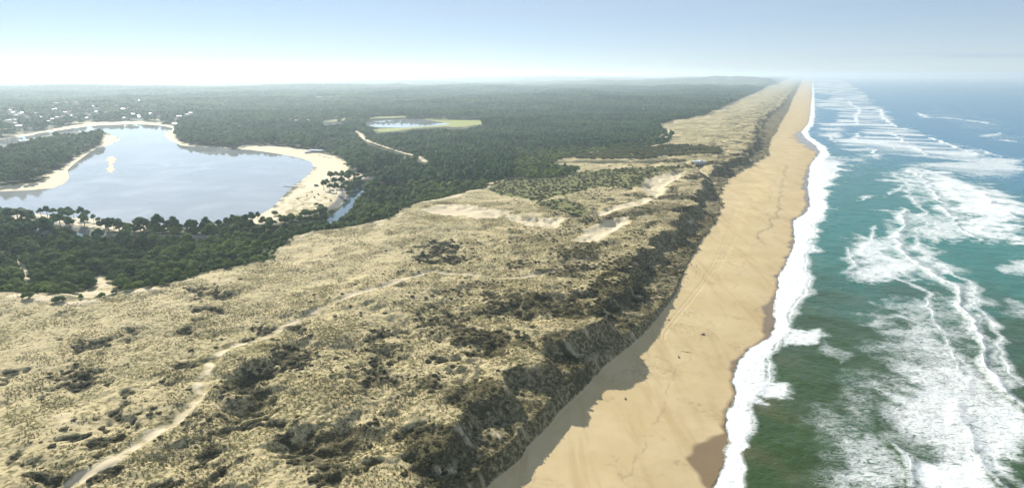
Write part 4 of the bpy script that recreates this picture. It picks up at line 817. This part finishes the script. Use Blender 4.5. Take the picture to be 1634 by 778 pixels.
# café on the lake beach
x_, y_ = P(504, 243, 5); e = empty('beach_cafe', (x_, y_, gz(x_, y_) - 0.1), -0.32)
boxo('wall', (0, 0, 1.7), (24, 9, 3.4), M_WALL, e); r_ = boxo('roof', (0, 0, 3.65), (26, 11, 0.45), M_BLUE, e, 0.08); boxo('vent', (6, 1, 4.2), (1.2, 1.2, 0.7), M_STEEL, r_)
for i in range(6): boxo('window', (-10 + i * 3.6, -4.5, 1.9), (2.6, 0.12, 1.8), M_GLASS, e)
boxo('door', (10.6, -4.5, 1.1), (1.6, 0.14, 2.2), M_WOOD, e); boxo('terrace', (0, -7.5, 0.15), (22, 5.5, 0.35), M_WOOD, e)
tag(e, 'long beach cafe with blue grey flat roof under the lakeside pines', 'building')
x_, y_ = P(491, 244, 5); house('kiosk', (x_, y_, gz(x_, y_) - 0.1), 0.3, 9, 5, 2.6, M_PALE, 'small white kiosk with pale roof beside the beach cafe', nw=3, cat='kiosk')
# lifeguard station at the head of the beach path
x_, y_, z_ = at(1115, 259, 11); e = empty('lifeguard_station', (x_, y_, z_ - 0.15), -0.12)
boxo('wall', (0, 0, 1.9), (14, 6.5, 3.8), M_WALL, e); r_ = boxo('roof', (0.4, 0, 4.0), (16.5, 8.5, 0.4), plain('light_blue_roof', (0.55, 0.66, 0.76), 0.3, 0.05), e, 0.08); boxo('lookout', (3.2, 0.5, 5.0), (3.6, 3.4, 1.7), M_WALL, r_)
boxo('annex', (-8.6, 0.2, 1.5), (3.2, 5.5, 3.0), M_WOOD, e); boxo('door', (-3.4, -3.25, 1.1), (1.2, 0.14, 2.2), M_BLUE, e)
for i in range(3): boxo('window', (-0.8 + i * 2.7, -3.25, 2.0), (1.8, 0.12, 1.3), M_GLASS, e)
boxo('deck', (0, -4.9, 0.2), (15, 3.2, 0.3), M_WOOD, e)
tag(e, 'white lifeguard station with light blue flat roof above the beach path', 'building')
# radio mast on the far hills
x_, y_ = P(354, 136.5, 30); e = empty('radio_mast', (x_, y_, gz(x_, y_)))
bm = bmesh.new()
def bar(bm, a, b, r):
    a, b = Vector(a), Vector(b); d = (b - a).normalized(); u = d.orthogonal().normalized() * r; v = d.cross(u)
    A = [bm.verts.new(a + k_) for k_ in (u, v, -u, -v)]; B = [bm.verts.new(b + k_) for k_ in (u, v, -u, -v)]
    for i in range(4): bm.faces.new([A[i], A[(i + 1) % 4], B[(i + 1) % 4], B[i]])
    bm.faces.new(A[::-1]); bm.faces.new(B)
MH = 92.0
cn = lambda z, k_: Vector(((2.6 - 1.4 * z / MH) * (1, 1, -1, -1)[k_ % 4], (2.6 - 1.4 * z / MH) * (1, -1, -1, 1)[k_ % 4], z))
for k_ in range(4):
    bar(bm, cn(0, k_), cn(MH, k_), 0.42)
    for j in range(14): bar(bm, cn(j * MH / 14, k_), cn((j + 1) * MH / 14, k_ + 1), 0.22)
from_bm('lattice', bm, M_STEEL, e); bm = bmesh.new(); bar(bm, (0, 0, MH - 1), (0, 0, MH + 12), 0.35); from_bm('antenna', bm, M_STEEL, e)
tag(e, 'thin lattice radio mast rising from the hazy hills beyond the lake', 'mast')

# ------------------------------------------------------------------ jetty, vehicles, boat, people, driftwood
a_, b_ = np.array(P(453, 297, 3.4)), np.array(P(470, 298.5, 3.4)); d_ = b_ - a_; Lj = float(np.hypot(*d_)); e = empty('jetty', (float(a_[0]), float(a_[1]), 3.0), math.atan2(d_[1], d_[0]))
for i in range(int(Lj / 0.5)): boxo('plank', (0.25 + i * 0.5, 0, 0.55), (0.46, 2.0, 0.08), M_WOOD, e)
for i in range(5):
    for sy in (-0.9, 0.9): boxo('post', (0.4 + i * (Lj - 0.8) / 4, sy, 0.1), (0.22, 0.22, 2.2), M_WOOD, e)
tag(e, 'short wooden jetty reaching from the beach into the lake', 'jetty')
def fence(px0, px1, label):
    a0, b0 = at(*px0), at(*px1); e = empty('timber_fence', a0, math.atan2(b0[1] - a0[1], b0[0] - a0[0])); L_ = math.hypot(b0[0] - a0[0], b0[1] - a0[1]); n = int(L_ / 1.6)
    for i in range(n + 1): boxo('post', (i * L_ / n, 0, 0.55), (0.2, 0.2, 1.5), M_WOOD, e)
    for zz in (0.45, 0.95): boxo('rail', (L_ / 2, 0, zz), (L_, 0.1, 0.16), M_WOOD, e)
    tag(e, label, 'fence')
fence((470, 295), (489, 297), 'weathered timber fence on the lake beach running inland above the jetty'); fence((471, 299), (487, 299.5), 'lower timber fence on the lake beach level with the jetty')
def wheel_mesh():
    bm = bmesh.new(); bmesh.ops.create_cone(bm, cap_ends=True, segments=14, radius1=0.34, radius2=0.34, depth=0.22, matrix=Matrix.Rotation(math.pi / 2, 4, 'X')); me = bpy.data.meshes.new('wheel'); bm.to_mesh(me); bm.free(); me.materials.append(M_RUBBER); return me
WHEEL = wheel_mesh()
def car(name, loc, rz, mat, label, group=None, van=False, cat='car'):
    e = empty(name, loc, rz); L_, W_, H_ = (5.0, 2.0, 2.1) if van else (4.3, 1.8, 1.45)
    pr = [(-L_ / 2, .3), (L_ / 2, .3), (L_ / 2, .85), (L_ * .36, .98), (L_ * .24 if not van else L_ * .33, H_ - .08), (L_ * .1, H_), (-L_ * (.26 if not van else .47), H_), (-L_ * .46 if not van else -L_ / 2, 1.0 if not van else H_ - .3), (-L_ / 2, .8)]
    bm = bmesh.new(); a = [bm.verts.new((x, -W_ / 2 * (1 if z < 1.05 else .86), z)) for x, z in pr]; b = [bm.verts.new((x, W_ / 2 * (1 if z < 1.05 else .86), z)) for x, z in pr]; bm.faces.new(a); bm.faces.new(b[::-1])
    for i in range(len(pr)): bm.faces.new([a[(i + 1) % len(pr)], a[i], b[i], b[(i + 1) % len(pr)]])
    bmesh.ops.recalc_face_normals(bm, faces=bm.faces[:]); from_bm('body', bm, mat, e)
    boxo('windscreen', (L_ * .31, 0, 1.22 if not van else 1.5), (0.12, W_ * .8, .4), M_GLASS, e)
    for sy in (-1, 1): boxo('side_window', (0, sy * W_ * .475, 1.2 if not van else 1.55), (L_ * .42, .06, .36), M_GLASS, e)
    for sx in (-.31, .31):
        for sy in (-1, 1): w_ = link('wheel', WHEEL, None, e); w_.location = (sx * L_, sy * W_ * .46, .34)
    return tag(e, label, cat, group)
l = at(505, 297); car('van', l, 0.1, M_NAVY, 'dark blue van parked on the lake sand beside the timber fence', van=True, cat='van')
l = at(550, 262); car('car', l, -0.2, M_DARK, 'dark car parked on the lake beach at the edge of the pines')
l = at(1082, 264, 11); car('car', l, 0.2, M_DARK, 'dark car parked on the track leading to the lifeguard station', 'cars on the lifeguard track'); l = at(1093, 263, 11); car('car', l, 0.5, M_DARK, 'dark car parked on the track leading to the lifeguard station', 'cars on the lifeguard track')
for px, py in ((632, 239.5), (641, 242.5), (652, 245), (661, 248), (673, 252.5)):
    l = at(px, py, 5); car('car', (l[0] + 2, l[1] + 3, l[2]), -0.9 + random.uniform(-.2, .2), M_WPAINT, 'white car parked along the sandy road through the pines', 'cars along the sandy road')
def hull(name, loc, rz, L_, mat, label, cat):
    bm = bmesh.new(); rings = []
    for i in range(7):
        t_ = i / 6; w_ = math.sin(math.pi * (0.04 + 0.92 * t_)) ** 0.6 * L_ * .13; x = (t_ - .5) * L_; rings.append([bm.verts.new(c) for c in ((x, -w_, .6), (x, -w_ * .7, .15), (x, 0, 0), (x, w_ * .7, .15), (x, w_, .6))])
    for i in range(6):
        for j in range(4): bm.faces.new([rings[i][j], rings[i][j + 1], rings[i + 1][j + 1], rings[i + 1][j]])
        bm.faces.new([rings[i][4], rings[i][0], rings[i + 1][0], rings[i + 1][4]])
    bm.faces.new(rings[0]); bm.faces.new(rings[-1][::-1]); bmesh.ops.recalc_face_normals(bm, faces=bm.faces[:])
    e = empty(name, loc, rz); from_bm('hull', bm, mat, e); boxo('thwart', (0, 0, .63), (.4, L_ * .25, .07), M_WOOD, e); return tag(e, label, cat)
hull('boat', at(510, 248), 0.4, 4.0, M_RED, 'small red boat drawn up on the lake beach before the cafe', 'boat')
for j, (px, py, lb) in enumerate(((518, 250.5, 'white hulled dinghy lying on the lake beach beside the red boat'), (526, 251.5, 'white hulled dinghy lying on the lake beach farther from the red boat'))): hull('dinghy', at(px, py), 0.1, 6.5, M_WPAINT, lb, 'boat')

M_SKIN = plain('skin', (0.45, 0.28, 0.2), 0.6, 0.05)
def person(loc, rz, shirt, trousers, hairc, label, stride=0.22):
    e = empty('person', loc, rz)
    J = {'pel': (0, 0, .95, .15), 'sp': (0, 0, 1.2, .15), 'ch': (0, 0, 1.4, .165), 'nk': (0, 0, 1.52, .06), 'hd': (.02, 0, 1.62, .10), 'ht': (.02, 0, 1.72, .085)}
    E_ = [('pel', 'sp'), ('sp', 'ch'), ('ch', 'nk'), ('nk', 'hd'), ('hd', 'ht')]
    for sd_, n_ in ((1, 'l'), (-1, 'r')):
        st_ = stride * sd_
        J.update({'hip' + n_: (0, .10 * sd_, .9, .10), 'kn' + n_: (st_ * .55 + .04, .11 * sd_, .5, .068), 'an' + n_: (st_, .11 * sd_, .09, .045), 'to' + n_: (st_ + .17, .12 * sd_, .035, .035),
                  'sh' + n_: (0, .19 * sd_, 1.42, .07), 'el' + n_: (-st_ * .5, .25 * sd_, 1.15, .05), 'wr' + n_: (-st_ * .4 + .1, .26 * sd_, .93, .035), 'hn' + n_: (-st_ * .4 + .15, .26 * sd_, .84, .03)})
        E_ += [('pel', 'hip' + n_), ('hip' + n_, 'kn' + n_), ('kn' + n_, 'an' + n_), ('an' + n_, 'to' + n_), ('ch', 'sh' + n_), ('sh' + n_, 'el' + n_), ('el' + n_, 'wr' + n_), ('wr' + n_, 'hn' + n_)]
    def skin(name, keys, edges, grow, mat):
        ks = list(keys); me = bpy.data.meshes.new(name); me.from_pydata([J[k_][:3] for k_ in ks], [(ks.index(a), ks.index(b)) for a, b in edges], []); o = link(name, me, mat, e)
        md = o.modifiers.new('skin', 'SKIN'); o.modifiers.new('smooth', 'SUBSURF').levels = 1
        for i, k_ in enumerate(ks): r_ = J[k_][3] + grow; me.skin_vertices[0].data[i].radius = (r_, r_)
        me.skin_vertices[0].data[0].use_root = True; md.use_smooth_shade = True; return o
    skin('body', J.keys(), E_, 0, M_SKIN)
    sk = ['sp', 'ch', 'shl', 'ell', 'shr', 'elr', 'pel']; skin('shirt', sk, [('pel', 'sp'), ('sp', 'ch'), ('ch', 'shl'), ('shl', 'ell'), ('ch', 'shr'), ('shr', 'elr')], .022, shirt)
    tk = ['pel', 'hipl', 'knl', 'anl', 'hipr', 'knr', 'anr']; skin('trousers', tk, [('pel', 'hipl'), ('hipl', 'knl'), ('knl', 'anl'), ('pel', 'hipr'), ('hipr', 'knr'), ('knr', 'anr')], .02, trousers)
    bm = bmesh.new(); bmesh.ops.create_icosphere(bm, subdivisions=2, radius=.115, matrix=Matrix.Translation((-.012, 0, 1.69))); bmesh.ops.delete(bm, geom=[v for v in bm.verts if v.co.z < 1.64 and v.co.x > 0], context='VERTS'); from_bm('hair', bm, hairc, e, True)
    return tag(e, label, 'person')
M_HAIR = plain('brown_hair', (0.04, 0.025, 0.015), .6); M_LBLUE = plain('light_blue_cloth', (0.32, 0.45, 0.55), .9); M_WCL = plain('white_cloth', (0.7, 0.7, 0.68), .9); M_DCL = plain('dark_cloth', (0.02, 0.022, 0.03), .9)
person(at(1103, 424, 4), 0.2, M_DCL, M_DCL, M_HAIR, 'person in dark clothes standing on the beach near the dune foot')
person(at(1111, 426, 4), 2.6, M_LBLUE, M_DCL, M_HAIR, 'person in light blue top walking beside the person in dark clothes')
person(at(1085, 455, 4), 1.2, M_WCL, M_WCL, M_HAIR, 'person in white clothes walking alone at the dune foot')
def log(px, py, L_, r_, rz, label):
    l = at(px, py, 3); rnd = random.Random(px); bm = bmesh.new(); rings = []
    for i in range(7):
        t_ = i / 6; c = Vector(((t_ - .5) * L_, .12 * math.sin(t_ * 5 + px), r_ * .7 + .05 * math.sin(t_ * 7))); rr_ = r_ * (1 - .5 * t_) * rnd.uniform(.85, 1.15)
        rings.append([bm.verts.new(c + Vector((0, math.cos(k_ * 1.047) * rr_, math.sin(k_ * 1.047) * rr_))) for k_ in range(6)])
    for i in range(6):
        for k_ in range(6): bm.faces.new([rings[i][k_], rings[i][(k_ + 1) % 6], rings[i + 1][(k_ + 1) % 6], rings[i + 1][k_]])
    bm.faces.new(rings[0][::-1]); bm.faces.new(rings[-1]); bar(bm, (L_ * .1, 0, r_), (L_ * .28, .5, r_ * 2.6), r_ * .3)
    e = empty('driftwood', l, rz); from_bm('log', bm, M_DWOOD, e); return tag(e, label, 'driftwood', None)
M_DWOOD = plain('driftwood_bark', (0.07, 0.05, 0.035), .9)
log(1122, 533, 2.4, .3, .5, 'short thick piece of dark driftwood alone on the middle of the beach'); log(1083, 569, 2.2, .25, 1.3, 'dark driftwood log lying on the beach beside a long thin branch'); log(1094, 561, 6.0, .12, -.2, 'long thin branch lying flat on the beach beside a dark log')
log(1067, 510, 1.2, .2, .2, 'small dark stump of driftwood beside the vehicle ruts'); log(998, 636, 1.2, .22, .9, 'small dark driftwood stump near the edge of the dune shadow')
